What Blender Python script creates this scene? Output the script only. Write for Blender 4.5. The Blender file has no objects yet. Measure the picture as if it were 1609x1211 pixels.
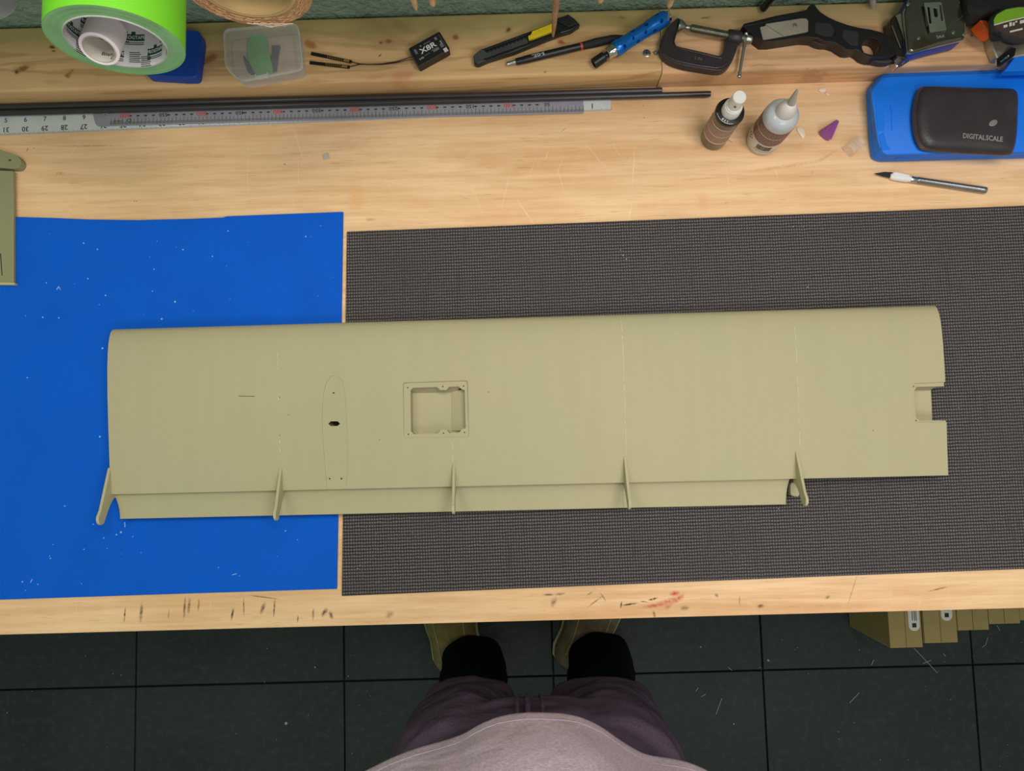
import bpy, bmesh, math, random
from mathutils import Vector, Matrix
from mathutils.geometry import tessellate_polygon

S = bpy.context.scene
C = S.collection
PI = math.pi
random.seed(7)

# ------------------------------------------------------------------ camera
F = 1160.0
CX, CY = 804.5, 605.5
BZ = 0.92                      # worktop height above the floor
CAMZ = BZ + 0.924
_nd = Vector(((812 - CX) / F, -(705 - CY) / F, -1)).normalized()
_zc = -_nd
_a = math.atan(0.0275)
_xc = Vector((math.cos(_a), math.sin(_a), 0))
_xc.z = -(_xc.x * _zc.x + _xc.y * _zc.y) / _zc.z
_xc.normalize()
_yc = _zc.cross(_xc)
MR = Matrix((_xc, _yc, _zc))   # camera space -> world
CAM = Vector((0, 0, CAMZ))

def P(px, py, z=BZ):
    d = MR @ Vector(((px - CX) / F, -(py - CY) / F, -1))
    return CAM + d * ((z - CAMZ) / d.z)

def px_of(p):
    v = MR.transposed() @ (Vector(p) - CAM)
    return (CX + F * v.x / -v.z, CY - F * v.y / -v.z)

cam_data = bpy.data.cameras.new('camera')
cam = bpy.data.objects.new('camera', cam_data)
C.objects.link(cam)
cam.matrix_world = Matrix.Translation(CAM) @ MR.to_4x4()
cam_data.sensor_fit = 'HORIZONTAL'
cam_data.sensor_width = 36
cam_data.lens = 36 * F / 1609
cam_data.clip_start = 0.01
S.camera = cam

# ------------------------------------------------------------------ world and lights
w = bpy.data.worlds.new('World')
S.world = w
w.use_nodes = True
w.node_tree.nodes['Background'].inputs[0].default_value = (0.58, 0.76, 0.66, 1)
w.node_tree.nodes['Background'].inputs[1].default_value = 0.42

def area(name, loc, size, energy, color, target=(0, 0, BZ)):
    d = bpy.data.lights.new(name, 'AREA')
    d.shape = 'RECTANGLE'; d.size, d.size_y = size
    d.energy = energy; d.color = color
    o = bpy.data.objects.new(name, d); C.objects.link(o)
    o.location = loc
    o.rotation_euler = (Vector(target) - Vector(loc)).to_track_quat('-Z', 'Y').to_euler()
    return o

area('ceiling_strip_light', (0.42, 0.28, 2.5), (1.0, 0.2), 15.0, (1.0, 0.905, 0.87), (0.25, 0.05, BZ))
area('left_strip_light', (-0.55, 0.28, 2.5), (0.9, 0.2), 6.6, (0.97, 1.0, 0.80), (-0.35, 0.05, BZ))
area('front_fill_light', (0.55, -1.0, 2.55), (1.0, 0.5), 9.0, (1.0, 0.92, 1.0), (0.1, 0.2, BZ))  # fill light added behind the camera to brighten the front faces

S.view_settings.view_transform = 'Standard'
S.view_settings.look = 'None'
S.view_settings.exposure = 0.0
S.view_settings.gamma = 1
S.view_settings.use_curve_mapping = False

# ------------------------------------------------------------------ materials
def lin(c):
    r = []
    for v in c[:3]:
        v = v / 255
        r.append(v / 12.92 if v <= .04045 else ((v + .055) / 1.055) ** 2.4)
    return (*r, 1)

class NT:
    def __init__(s, name):
        s.m = bpy.data.materials.new(name); s.m.use_nodes = True
        s.t = s.m.node_tree; s.b = s.t.nodes['Principled BSDF']
    def n(s, typ, **k):
        x = s.t.nodes.new(typ)
        for a, v in k.items(): setattr(x, a, v)
        return x
    def l(s, a, b): s.t.links.new(a, b)
    def val(s, sock, v):
        if hasattr(v, 'is_linked') or hasattr(v, 'links'): s.l(v, sock)
        else: sock.default_value = v
    def math(s, op, a, b=None, c=None, clamp=False):
        x = s.n('ShaderNodeMath', operation=op, use_clamp=clamp)
        s.val(x.inputs[0], a)
        if b is not None: s.val(x.inputs[1], b)
        if c is not None: s.val(x.inputs[2], c)
        return x.outputs[0]
    def mix(s, f, a, b, mode='MIX'):
        x = s.n('ShaderNodeMix', data_type='RGBA', blend_type=mode)
        s.val(x.inputs[0], f)
        s.val(x.inputs[6], a); s.val(x.inputs[7], b)
        return x.outputs[2]
    def pos(s): return s.n('ShaderNodeNewGeometry').outputs['Position']
    def obj(s): return s.n('ShaderNodeTexCoord').outputs['Object']
    def mapping(s, vec, loc=(0, 0, 0), rot=(0, 0, 0), scale=(1, 1, 1), typ='POINT'):
        x = s.n('ShaderNodeMapping', vector_type=typ)
        s.l(vec, x.inputs[0])
        x.inputs[1].default_value = loc; x.inputs[2].default_value = rot; x.inputs[3].default_value = scale
        return x.outputs[0]
    def noise(s, vec, scale, detail=4, rough=.55, dist=0):
        x = s.n('ShaderNodeTexNoise')
        s.l(vec, x.inputs['Vector'])
        x.inputs['Scale'].default_value = scale; x.inputs['Detail'].default_value = detail
        x.inputs['Roughness'].default_value = rough; x.inputs['Distortion'].default_value = dist
        return x.outputs[0]
    def ramp(s, f, stops):
        x = s.n('ShaderNodeValToRGB'); s.l(f, x.inputs[0])
        e = x.color_ramp.elements
        while len(e) < len(stops): e.new(.5)
        for q, (p, c) in zip(e, stops):
            q.position = p; q.color = c if len(c) == 4 else (*c, 1)
        return x.outputs[0]
    def mr(s, v, a, b, c=0, d=1):
        x = s.n('ShaderNodeMapRange'); s.l(v, x.inputs[0])
        for i, q in enumerate((a, b, c, d)): x.inputs[i + 1].default_value = q
        return x.outputs[0]
    def bump(s, h, strength=.3, dist=.001):
        x = s.n('ShaderNodeBump'); x.inputs['Strength'].default_value = strength
        x.inputs['Distance'].default_value = dist
        s.l(h, x.inputs['Height']); s.l(x.outputs[0], s.b.inputs['Normal'])
    def spots(s, vec, col, items, noisev=None):
        """marks on the surface itself: (x, y, half length, half width, angle, rgb, strength, softness)"""
        for (x, y, rx, ry, ang, rgb, st, soft) in items:
            v = s.mapping(vec, (x, y, 0), (0, 0, ang), (rx, ry, 1000), 'TEXTURE')
            ln = s.n('ShaderNodeVectorMath', operation='LENGTH'); s.l(v, ln.inputs[0])
            f = s.mr(ln.outputs['Value'], 1, 1 - soft, 0, st)
            if noisev is not None: f = s.math('MULTIPLY', f, noisev)
            col = s.mix(f, col, lin(rgb))
        return col

_mc = {}
def mat(name, rgb, rough=.5, metal=0, var=.08, vs=40, bump=None, spec=.5, trans=0, ior=1.45, coat=0, alpha=1, sub=0, emis=0):
    if name in _mc: return _mc[name]
    n = NT(name); c = lin(rgb)
    o = n.obj()
    nz = n.noise(o, vs, 3)
    f = n.mr(nz, .3, .7, 1 - var, 1 + var)
    cc = n.n('ShaderNodeCombineColor')
    for i in range(3): n.l(n.math('MULTIPLY', f, c[i]), cc.inputs[i])
    n.l(cc.outputs[0], n.b.inputs['Base Color'])
    n.b.inputs['Roughness'].default_value = rough
    n.b.inputs['Metallic'].default_value = metal
    n.b.inputs['Specular IOR Level'].default_value = spec
    n.b.inputs['Transmission Weight'].default_value = trans
    n.b.inputs['IOR'].default_value = ior
    n.b.inputs['Coat Weight'].default_value = coat
    n.b.inputs['Alpha'].default_value = alpha
    if bump: n.bump(n.noise(o, bump[0], 3), bump[1], bump[2] if len(bump) > 2 else .001)
    _mc[name] = n.m
    return n.m

def mark(px, py, lx, ly, ang, rgb, st=.6, soft=.6, z=BZ):
    p = P(px, py, z); k = (CAMZ - z) / F
    return (p.x, p.y, lx * k, ly * k, ang, rgb, st, soft)

def plywood(zone, x0, x1, y0, y1):
    n = NT('plywood_' + zone)
    p = n.pos()
    wob = n.noise(p, 3.0, 2)
    # long flowing figure along x
    q = n.mapping(p, scale=(1.6, 13, 1))
    f1 = n.noise(q, 1.0, 5, .6, .6)
    c = n.ramp(f1, [(.28, lin((212, 164, 116))), (.42, lin((232, 190, 144))), (.56, lin((243, 204, 160))), (.64, lin((230, 184, 136))), (.78, lin((208, 160, 108)))])
    q2 = n.mapping(p, scale=(6, 120, 1))
    f2 = n.noise(q2, 1.0, 4, .65)
    c = n.mix(n.mr(f2, .40, .68, 0, .45), c, lin((200, 148, 100)))
    # short dark pores
    q3 = n.mapping(p, scale=(28, 620, 1))
    f3 = n.noise(q3, 1.0, 3, .6)
    c = n.mix(n.mr(f3, .62, .74, 0, .55), c, lin((160, 108, 66)))
    c = n.mix(n.mr(n.noise(p, 45, 4), .5, .75, 0, .25), c, lin((240, 204, 164)))
    # large orange and grey areas
    c = n.mix(n.mr(n.noise(n.mapping(p, scale=(2.2, 7, 1)), 1.6, 3), .55, .80, 0, .40), c, lin((222, 158, 96)))
    c = n.mix(n.mr(n.noise(n.mapping(p, loc=(4, 2, 0), scale=(3, 9, 1)), 1.2, 3), .58, .82, 0, .30), c, lin((196, 168, 126)))
    nz = n.mr(n.noise(p, 260, 3), .32, .55, .4, 1.25)
    R = random.Random(3)
    sp = []
    # light knife scratches
    for i in range(26):
        sp.append(mark(R.uniform(90, 1350), R.uniform(225, 345), R.uniform(12, 46), R.uniform(.8, 1.6), R.uniform(.5, 2.4), (250, 222, 184), R.uniform(.15, .42), .8))
    # dark scuffs on the front strip
    for (x, y, l, wd, a, s_) in [(196, 965, 13, 1.2, 1.5, .6), (222, 962, 16, 2.2, 1.5, .5), (290, 955, 18, 1.6, 1.52, .55), (297, 952, 14, 2, 1.5, .45), (312, 950, 10, 1.4, 1.5, .4),
                           (365, 965, 10, 1.6, 1.4, .7), (383, 952, 14, 1, 1.6, .6), (413, 955, 10, 2.5, 1.2, .5), (431, 955, 15, 1.3, 1.5, .55), (468, 972, 6, 1, 1.5, .5),
                           (492, 965, 10, 1.4, 1.5, .6), (510, 962, 8, 3, 1.0, .55), (520, 966, 7, 2.5, 1.9, .5), (415, 938, 24, .9, -.15, .55), (265, 965, 8, .9, 1.5, .4),
                           (870, 945, 9, 3.5, 1.2, .4), (862, 934, 10, 1.6, 0, .45), (880, 933, 9, 1.6, .1, .45), (935, 945, 16, 1, .6, .45), (948, 938, 9, 1, -1, .4), (927, 932, 6, 1, .5, .4),
                           (990, 949, 14, 1.2, .12, .8), (976, 950, 6, 1, 1.4, .8), (1012, 945, 6, .8, -.1, .6), (1026, 941, 8, 1.4, .2, .8), (1028, 965, 2.5, 4, .2, .6),
                           (1076, 955, 9, 3, .1, .35), (1162, 943, 8, .8, 1.5, .4), (1195, 952, 6, 2.5, .2, .5), (1126, 935, 4, 2, -.6, .4), (1300, 938, 5, 2, .3, .45), (1340, 925, 30, .8, 1.2, .3), (1475, 925, 20, 1.2, .2, .4), (612, 965, 8, 4, .5, .3)]:
        sp.append(mark(x, y, l * 1.1, wd * 1.5, a, (66, 46, 32), min(1, s_ * 1.35), .75))
    for (x, y, l, wd, a) in [(1400, 930, 22, .8, 1.4), (1490, 925, 22, .8, 1.5), (1445, 948, 10, 1, 1.2), (120, 960, 24, 1, 1.7), (330, 955, 22, .8, 1.5), (700, 955, 26, 1, .3), (830, 955, 22, 1, -.4)]:
        sp.append(mark(x, y, l, wd, a, (240, 205, 160), .5, .8))
    # red marker rub
    for (x, y, l, wd, a, s_) in [(1060, 932, 10, 5, .1, .85), (1052, 944, 26, 6, .22, .6), (1028, 951, 22, 4, .12, .7), (1066, 940, 14, 5, .6, .6), (1050, 952, 9, 5, .7, .5)]:
        sp.append(mark(x, y, l, wd, a, (196, 62, 58), s_, .9))
    # knots, stains and flecks on the upper part
    for (x, y, l, wd, a, rgb, s_) in [(95, 272, 9, 3.5, 0, (150, 112, 66), .45), (43, 235, 1, 5, -.3, (70, 45, 25), .8), (53, 233, 1, 2, 0, (90, 60, 30), .6), (447, 258, 3, 1, -.5, (80, 60, 40), .8),
                                       (885, 204, 6, .7, .7, (70, 50, 30), .8), (1011, 166, 2, 1.5, 0, (120, 80, 50), .6), (1028, 171, 1.4, 1.4, 0, (110, 80, 50), .6), (1012, 185, 1.6, 1.6, 0, (110, 80, 50), .6),
                                       (1141, 319, 1.3, 1.3, 0, (50, 40, 30), .9), (1175, 305, 4, 4, 0, (216, 176, 100), .5), (1104, 317, 12, 20, .2, (222, 150, 110), .35), (211, 316, 1.2, 1.2, 0, (60, 50, 40), .8), (215, 316, 1.2, 1.2, 0, (60, 50, 40), .8),
                                       (140, 229, 70, 2.2, -.02, (160, 122, 72), .5), (230, 232, 30, 2, 0, (160, 122, 72), .35), (1230, 262, 80, 4, .12, (214, 152, 100), .5), (1300, 245, 26, 3, .5, (206, 140, 90), .45), (1140, 275, 60, 3, -.05, (220, 156, 110), .4), (1110, 280, 40, 2, .05, (206, 140, 92), .4),
                                       (560, 310, 18, 34, .1, (226, 160, 92), .35), (582, 345, 12, 4, 0, (190, 130, 80), .45), (700, 240, 160, 8, .04, (236, 196, 148), .4), (1276, 270, 1, 4, 0, (120, 80, 50), .5)]:
        sp.append(mark(x, y, l, wd, a, rgb, s_, .8))
    sp = [q for q in sp if x0 - q[2] < q[0] < x1 + q[2] and y0 - q[2] < q[1] < y1 + q[2]]
    c = n.spots(p, c, sp, nz)
    n.l(c, n.b.inputs['Base Color'])
    n.b.inputs['Roughness'].default_value = .55
    n.b.inputs['Specular IOR Level'].default_value = .3
    n.bump(f3, .12, .0005)
    return n.m

def timber(name, base, pale, dark, green, gpos, knots, seed):
    n = NT(name)
    p = n.pos()
    q = n.mapping(p, loc=(seed, 0, 0), scale=(1.3, 22, 22))
    d = n.noise(n.mapping(p, loc=(seed, 3, 0), scale=(5, 9, 9)), 1.2, 3)
    ph = n.math('ADD', n.noise(q, 1, 3, .5, .8), n.math('MULTIPLY', d, .35))
    wv = n.math('SINE', n.math('MULTIPLY', ph, 34))
    c = n.mix(n.mr(ph, .35, .9, 0, 1), lin(base), lin(pale))
    c = n.mix(n.mr(wv, .3, 1, 0, .5), c, lin(dark))
    q2 = n.mapping(p, scale=(10, 380, 380))
    c = n.mix(n.mr(n.noise(q2, 1, 3), .5, .8, 0, .35), c, lin(dark))
    s = n.n('ShaderNodeSeparateXYZ'); n.l(p, s.inputs[0])
    yy = n.math('ADD', s.outputs[1], n.math('MULTIPLY', n.math('SUBTRACT', d, .5), .035))
    for (y0, y1, st) in gpos:
        f = n.mr(yy, y0, y1, 0, st)
        c = n.mix(f, c, lin(green))
    sp = []
    for (x, y, rx, ry, a, rgb, st) in knots:
        sp.append(mark(x, y, rx * 2.0, ry * 2.2, a, tuple(int(v * .5 + b_ * .5) for v, b_ in zip(rgb, base)), st * .5, .7, BZ + .038))
        sp.append(mark(x, y, rx, ry, a, rgb, st, .5, BZ + .038))
    dis = n.n('ShaderNodeVectorMath', operation='ADD')
    nc = n.n('ShaderNodeTexNoise'); n.l(p, nc.inputs['Vector']); nc.inputs['Scale'].default_value = 90
    sc = n.n('ShaderNodeVectorMath', operation='SCALE'); n.l(nc.outputs['Color'], sc.inputs[0]); sc.inputs['Scale'].default_value = .006
    n.l(p, dis.inputs[0]); n.l(sc.outputs[0], dis.inputs[1])
    c = n.spots(n.mapping(dis.outputs[0], loc=(-.003, -.003, 0)), c, sp)
    n.l(c, n.b.inputs['Base Color'])
    n.b.inputs['Roughness'].default_value = .5
    n.b.inputs['Specular IOR Level'].default_value = .35
    n.bump(n.noise(q2, 1, 3), .2, .0006)
    return n.m

def foam_mat_black():
    n = NT('black_waffle_foam')
    p = n.pos()
    v = n.mapping(p, rot=(0, 0, -.0385 + .0275))
    wob = n.n('ShaderNodeTexNoise'); n.l(v, wob.inputs['Vector']); wob.inputs['Scale'].default_value = 110
    sc = n.n('ShaderNodeVectorMath', operation='SCALE'); n.l(wob.outputs['Color'], sc.inputs[0]); sc.inputs['Scale'].default_value = .0018
    ad = n.n('ShaderNodeVectorMath', operation='ADD'); n.l(v, ad.inputs[0]); n.l(sc.outputs[0], ad.inputs[1])
    s = n.n('ShaderNodeSeparateXYZ'); n.l(ad.outputs[0], s.inputs[0])
    def wave(sock, period):
        a = n.math('SINE', n.math('MULTIPLY', sock, 2 * PI / period))
        return n.mr(a, -1, 1, 0, 1)
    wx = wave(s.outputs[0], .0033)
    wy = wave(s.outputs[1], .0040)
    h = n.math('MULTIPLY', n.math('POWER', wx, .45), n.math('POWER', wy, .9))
    # now and then a column darkened in colour, like shade in a deeper row
    wc = n.noise(n.mapping(v, scale=(95, 12, 1)), 1, 2)
    big = n.noise(p, 9, 4)
    c = n.mix(h, lin((32, 29, 30)), lin((124, 117, 115)))  # shade between the bumps put into the colour: dark gaps, pale tops
    c = n.mix(n.mr(wc, .60, .74, 0, .28), c, lin((44, 41, 41)))
    c = n.mix(n.mr(big, .45, .75, 0, .35), c, lin((66, 60, 66)))
    fl = n.noise(v, 900, 2)
    c = n.mix(n.mr(fl, .62, .8, 0, .5), c, lin((150, 142, 138)))
    n.l(c, n.b.inputs['Base Color'])
    n.b.inputs['Roughness'].default_value = .75
    n.b.inputs['Specular IOR Level'].default_value = .25
    n.bump(h, .7, .0012)
    return n.m

def wing_plastic(name='olive_plastic', rgb=(177, 168, 134)):
    n = NT(name)
    p = n.pos()
    c = n.mix(n.mr(n.noise(p, 5, 3), .35, .7, 0, .5), lin(rgb), lin((rgb[0] - 8, rgb[1] - 1, rgb[2] - 3)))
    c = n.mix(n.mr(n.noise(n.mapping(p, scale=(60, 5, 5)), 1, 3), .4, .7, 0, .22), c, lin((rgb[0] - 12, rgb[1] - 10, rgb[2] - 10)))
    c = n.mix(n.mr(n.noise(p, 700, 2), .5, .8, 0, .3), c, lin((rgb[0] + 14, rgb[1] + 14, rgb[2] + 14)))
    n.l(c, n.b.inputs['Base Color'])
    n.b.inputs['Roughness'].default_value = .62
    n.b.inputs['Specular IOR Level'].default_value = .25
    s = n.n('ShaderNodeSeparateXYZ'); n.l(p, s.inputs[0])
    n.bump(n.math('ADD', n.math('MULTIPLY', n.math('SINE', n.math('MULTIPLY', s.outputs[1], 2 * PI / .0011)), .15), n.noise(p, 1200, 2)), .12, .0004)
    return n.m

def rubber_floor():
    n = NT('rubber_tile')
    p = n.pos()
    c = n.mix(n.mr(n.noise(p, 4, 4), .35, .7, 0, 1), lin((28, 34, 33)), lin((37, 45, 42)))
    c = n.mix(n.mr(n.noise(p, 60, 4), .5, .8, 0, .5), c, lin((60, 68, 64)))
    c = n.mix(n.mr(n.noise(p, 420, 2), .72, .80, 0, .5), c, lin((110, 116, 112)))
    n.l(c, n.b.inputs['Base Color'])
    n.b.inputs['Roughness'].default_value = .7
    n.bump(n.noise(p, 500, 3), .3, .001)
    return n.m

def heather(name, a, b, scale=500, folds=None, rough=.9):
    n = NT(name)
    p = n.obj()
    c = n.mix(n.mr(n.noise(n.mapping(p, scale=(.6, 2.2, 2.2)), scale, 3, .7), .38, .62, 0, 1), lin(a), lin(b))
    c = n.mix(n.mr(n.noise(p, 9, 4), .4, .75, 0, .4), c, lin(tuple(int(v * .86) for v in a)))
    n.l(c, n.b.inputs['Base Color'])
    n.b.inputs['Roughness'].default_value = rough
    n.b.inputs['Specular IOR Level'].default_value = .15
    n.b.inputs['Sheen Weight'].default_value = 0
    f = n.noise(n.mapping(p, scale=folds or (1, 1, 1)), 9, 3, .5, .7)
    h = n.math('ADD', n.math('MULTIPLY', f, 12), n.math('MULTIPLY', n.noise(p, 1500, 2), .25))
    n.bump(h, .55, .0016)
    return n.m

M = {}
M['black_foam'] = foam_mat_black()
M['olive'] = wing_plastic()
M['olive_edge'] = wing_plastic('olive_plastic_bracket', (186, 178, 140))
M['olive_dull'] = wing_plastic('olive_plastic_left_piece', (146, 144, 108))
M['rubber'] = rubber_floor()
M['blue_foam'] = mat('blue_foam', (0, 90, 204), .75, var=.05, vs=12, bump=(900, .25, .0006), spec=.2)
M['wall'] = mat('dark_green_wall', (132, 152, 132), .7, var=.15, vs=60, bump=(110, 1.0, .006))
M['black_plastic'] = mat('black_plastic', (26, 25, 28), .35, var=.1)
M['black_matte'] = mat('black_matte', (30, 29, 30), .7, var=.15, bump=(700, .2))
M['grey_plastic'] = mat('dark_grey_plastic', (70, 70, 72), .45)
M['yellow'] = mat('yellow_plastic', (226, 200, 30), .45, var=.06)
M['white_plastic'] = mat('white_plastic', (232, 228, 224), .35, var=.02)
M['steel'] = mat('brushed_steel', (190, 190, 192), .30, 1, var=.08, bump=(300, .1))
M['chrome'] = mat('chrome', (205, 200, 192), .12, 1, var=.05)
M['zinc'] = mat('zinc_screw', (170, 170, 158), .35, 1, var=.15)
M['cast_iron'] = mat('dark_cast_iron', (58, 52, 54), .38, .3, var=.2, bump=(260, .35, .0008))
M['red'] = mat('red_plastic', (190, 60, 45), .4)
M['blue_metal'] = mat('blue_anodised', (20, 112, 200), .28, .45, var=.08)
M['blue_case'] = mat('blue_case_plastic', (0, 118, 236), .55, var=.05, vs=20, bump=(420, .35, .0008))
M['blue_slab'] = mat('deep_blue_plastic', (22, 66, 160), .4, var=.05)
M['leather'] = mat('black_leather', (54, 49, 51), .34, var=.15, bump=(700, .35, .0008))
M['stitch'] = mat('brown_stitching', (120, 92, 78), .8)
M['ink'] = mat('black_print', (28, 28, 30), .6)
M['white_ink'] = mat('white_print', (225, 225, 225), .6)
M['grey_ink'] = mat('grey_print', (120, 120, 122), .6)
M['red_ink'] = mat('red_print', (205, 72, 62), .6)
M['lime'] = mat('lime_tape', (122, 214, 44), .55, var=.03, vs=8)
M['lime_side'] = mat('green_tape_layers', (146, 194, 130), .7, var=.14, vs=30)
M['core_white'] = mat('white_card_core', (214, 212, 210), .7, var=.04)
M['white_tape'] = mat('white_tape', (244, 230, 230), .5, var=.03)
M['kraft'] = mat('kraft_tape_edge', (196, 146, 100), .7, var=.22, vs=160, bump=(300, .8, .002))
M['kraft_in'] = mat('kraft_core', (206, 172, 120), .7, var=.06)
M['fibre'] = mat('pale_fibre', (232, 205, 180), .7)
M['frost'] = mat('frosted_clear_plastic', (222, 222, 218), .25, alpha=.13, var=.02)
M['frost_rim'] = mat('frosted_rim', (228, 232, 226), .25, alpha=.42, var=.02)
M['clear_film'] = mat('clear_film', (190, 186, 180), .2, alpha=.35)
M['clear'] = mat('clear_plastic', (240, 240, 240), .12, trans=.95, ior=1.3, var=.01)
M['milky'] = mat('milky_plastic', (222, 226, 220), .3, trans=.75, ior=1.25, var=.02)
M['carbon'] = mat('carbon_rod', (62, 60, 62), .28, .3, var=.1)
M['alu'] = mat('aluminium_rule', (206, 208, 208), .5, .1, var=.05, bump=(500, .1))
M['steel_rule'] = mat('satin_steel_rule', (158, 156, 166), .45, .3, var=.05)
M['wood_stick'] = mat('pale_wood', (206, 170, 126), .6, var=.2, vs=120)
M['purple'] = mat('purple_plastic', (158, 86, 160), .4, var=.1)
M['chip'] = mat('white_flake', (240, 226, 206), .5)
M['card'] = mat('brown_cardboard', (158, 136, 86), .75, var=.06)
M['dark_card'] = mat('cardboard_edge', (120, 98, 60), .8)
M['dark_brown'] = mat('plum_brown_label', (118, 78, 76), .5, var=.25, vs=900)
M['label_paper'] = mat('label_paper', (216, 208, 196), .5, var=.03)
M['glass_dark'] = mat('smoky_bottle', (92, 84, 70), .25, var=.08, coat=.4)
M['bottle_white'] = mat('translucent_white_plastic', (205, 208, 212), .3, trans=.15, var=.03, coat=.3)
M['bottle_low'] = mat('bottle_bare_plastic', (186, 176, 160), .35, trans=.1)
M['green_leaf'] = mat('green_plastic_shape', (92, 160, 84), .5)
M['navy'] = mat('navy_plastic', (38, 44, 70), .5)
M['gold'] = mat('gold_pads', (214, 176, 84), .3, .8)
M['green_label'] = mat('green_label', (124, 172, 40), .5)
M['brown_label'] = mat('dark_brown_label', (72, 56, 48), .5)
M['orange'] = mat('orange_plastic', (236, 96, 24), .45)
M['suede'] = mat('olive_suede', (124, 108, 64), .9, var=.2, vs=60, bump=(600, .3))
M['sole'] = mat('pale_sole', (160, 150, 110), .7)
M['socks'] = mat('black_knit', (14, 14, 15), .95, var=.2, bump=(80, .6, .004), spec=.1)
M['skin'] = mat('skin', (205, 160, 135), .55)
M['hair'] = mat('brown_hair', (70, 50, 36), .7, bump=(400, .6, .002))
M['shirt'] = heather('heather_mauve_knit', (196, 174, 194), (242, 222, 240), 420, (1, 1, 1))
M['hem'] = heather('heather_mauve_hem', (172, 154, 170), (196, 180, 192), 700)
M['shorts'] = heather('faded_purple_grey_cotton', (82, 66, 86), (106, 88, 108), 420, (.7, 1.6, 1))
M['dust'] = mat('pale_dust', (150, 158, 154), .8)
M['plain_wood'] = mat('pine_underframe', (170, 135, 90), .6, var=.15)
M['lead_grey'] = mat('grey_film', (170, 165, 160), .4)
M['blue_roll'] = mat('dark_blue_film', (48, 52, 110), .4, var=.3, vs=200)
M['seam'] = mat('seam_bead', (206, 200, 166), .5)

# ------------------------------------------------------------------ mesh helpers
def root(name, label, cat, loc, group=None, kind=None):
    o = bpy.data.objects.new(name, None); C.objects.link(o)
    o.location = loc; o.empty_display_size = .02
    o['label'] = label; o['category'] = cat
    if group: o['group'] = group
    if kind: o['kind'] = kind
    return o

def origin_of(o):
    v = Vector((0, 0, 0))
    while o is not None:
        v += o.location; o = o.parent
    return v

def obj(name, bm, m, parent=None, label=None, cat=None, group=None, kind=None, smooth=35, bevel=0, seg=2, loc=None):
    """link a world-space bmesh as one object under its parent"""
    if parent is not None:
        bmesh.ops.translate(bm, verts=bm.verts, vec=-origin_of(parent))
    elif loc is not None:
        bmesh.ops.translate(bm, verts=bm.verts, vec=-Vector(loc))
    me = bpy.data.meshes.new(name)
    bm.to_mesh(me); bm.free()
    ms = m if isinstance(m, (list, tuple)) else [m]
    for q in ms: me.materials.append(q)
    o = bpy.data.objects.new(name, me); C.objects.link(o)
    if parent is not None: o.parent = parent
    elif loc is not None: o.location = loc
    if smooth:
        me.polygons.foreach_set('use_smooth', [True] * len(me.polygons))
        me.set_sharp_from_angle(angle=math.radians(smooth))
    if bevel:
        b = o.modifiers.new('b', 'BEVEL'); b.width = bevel; b.segments = seg; b.limit_method = 'ANGLE'; b.angle_limit = math.radians(40)
    if label: o['label'] = label
    if cat: o['category'] = cat
    if group: o['group'] = group
    if kind: o['kind'] = kind
    if name in ('lettering', 'red_lettering', 'tick_marks', 'seam_bead', 'printed_lines', 'stitching', 'barcode'): o['kind'] = 'stuff'
    return o

def nb(): return bmesh.new()

def area2(pts):
    return sum(pts[i].x * pts[(i + 1) % len(pts)].y - pts[(i + 1) % len(pts)].x * pts[i].y for i in range(len(pts)))

def plate(bm, outer, z0, z1, holes=(), top=None, mi=0):
    """slab from an outline (world xy), z0..z1; top: other outline for the upper face"""
    outer = [Vector((p[0], p[1])) for p in outer]
    rev = area2(outer) < 0
    if rev: outer.reverse()
    tp = outer
    if top is not None:
        tp = [Vector((p[0], p[1])) for p in top]
        if rev: tp.reverse()
    loops_b = [outer] + [[Vector((p[0], p[1])) for p in h] for h in holes]
    loops_t = [tp] + loops_b[1:]
    vb = [[bm.verts.new((p.x, p.y, z0)) for p in l] for l in loops_b]
    vt = [[bm.verts.new((p.x, p.y, z1)) for p in l] for l in loops_t]
    for a, b in zip(vb, vt):
        n = len(a)
        for i in range(n):
            j = (i + 1) % n
            f = bm.faces.new((a[i], a[j], b[j], b[i])); f.material_index = mi
    if holes:
        fb = [v for l in vb for v in l]; ft = [v for l in vt for v in l]
        tris = tessellate_polygon([[Vector((p.x, p.y, 0)) for p in l] for l in loops_t])
        for t in tris:
            for s in (ft, fb):
                try:
                    f = bm.faces.new([s[i] for i in t]); f.material_index = mi
                except ValueError: pass
    else:
        f = bm.faces.new(vt[0]); f.material_index = mi
        f = bm.faces.new(list(reversed(vb[0]))); f.material_index = mi
    bmesh.ops.recalc_face_normals(bm, faces=bm.faces)
    return bm

def PX(pts, z): return [P(x, y, z) for x, y in pts]

def box(bm, c, s, rot=0, M4=None):
    g = bmesh.ops.create_cube(bm, size=1)['verts']
    m = Matrix.Translation(Vector(c)) @ (M4 if M4 is not None else Matrix.Rotation(rot, 4, 'Z')) @ Matrix.Diagonal((*s, 1))
    bmesh.ops.transform(bm, matrix=m, verts=g)
    return g

def frame(p0, p1, up=None):
    d = (Vector(p1) - Vector(p0))
    z = d.normalized()
    u = Vector(up) if up else (Vector((0, 0, 1)) if abs(z.z) < .9 else Vector((0, 1, 0)))
    x = u.cross(z).normalized(); y = z.cross(x)
    m = Matrix.Identity(4)
    for i in range(3):
        m[i][0], m[i][1], m[i][2], m[i][3] = x[i], y[i], z[i], p0[i]
    return m, d.length

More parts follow.
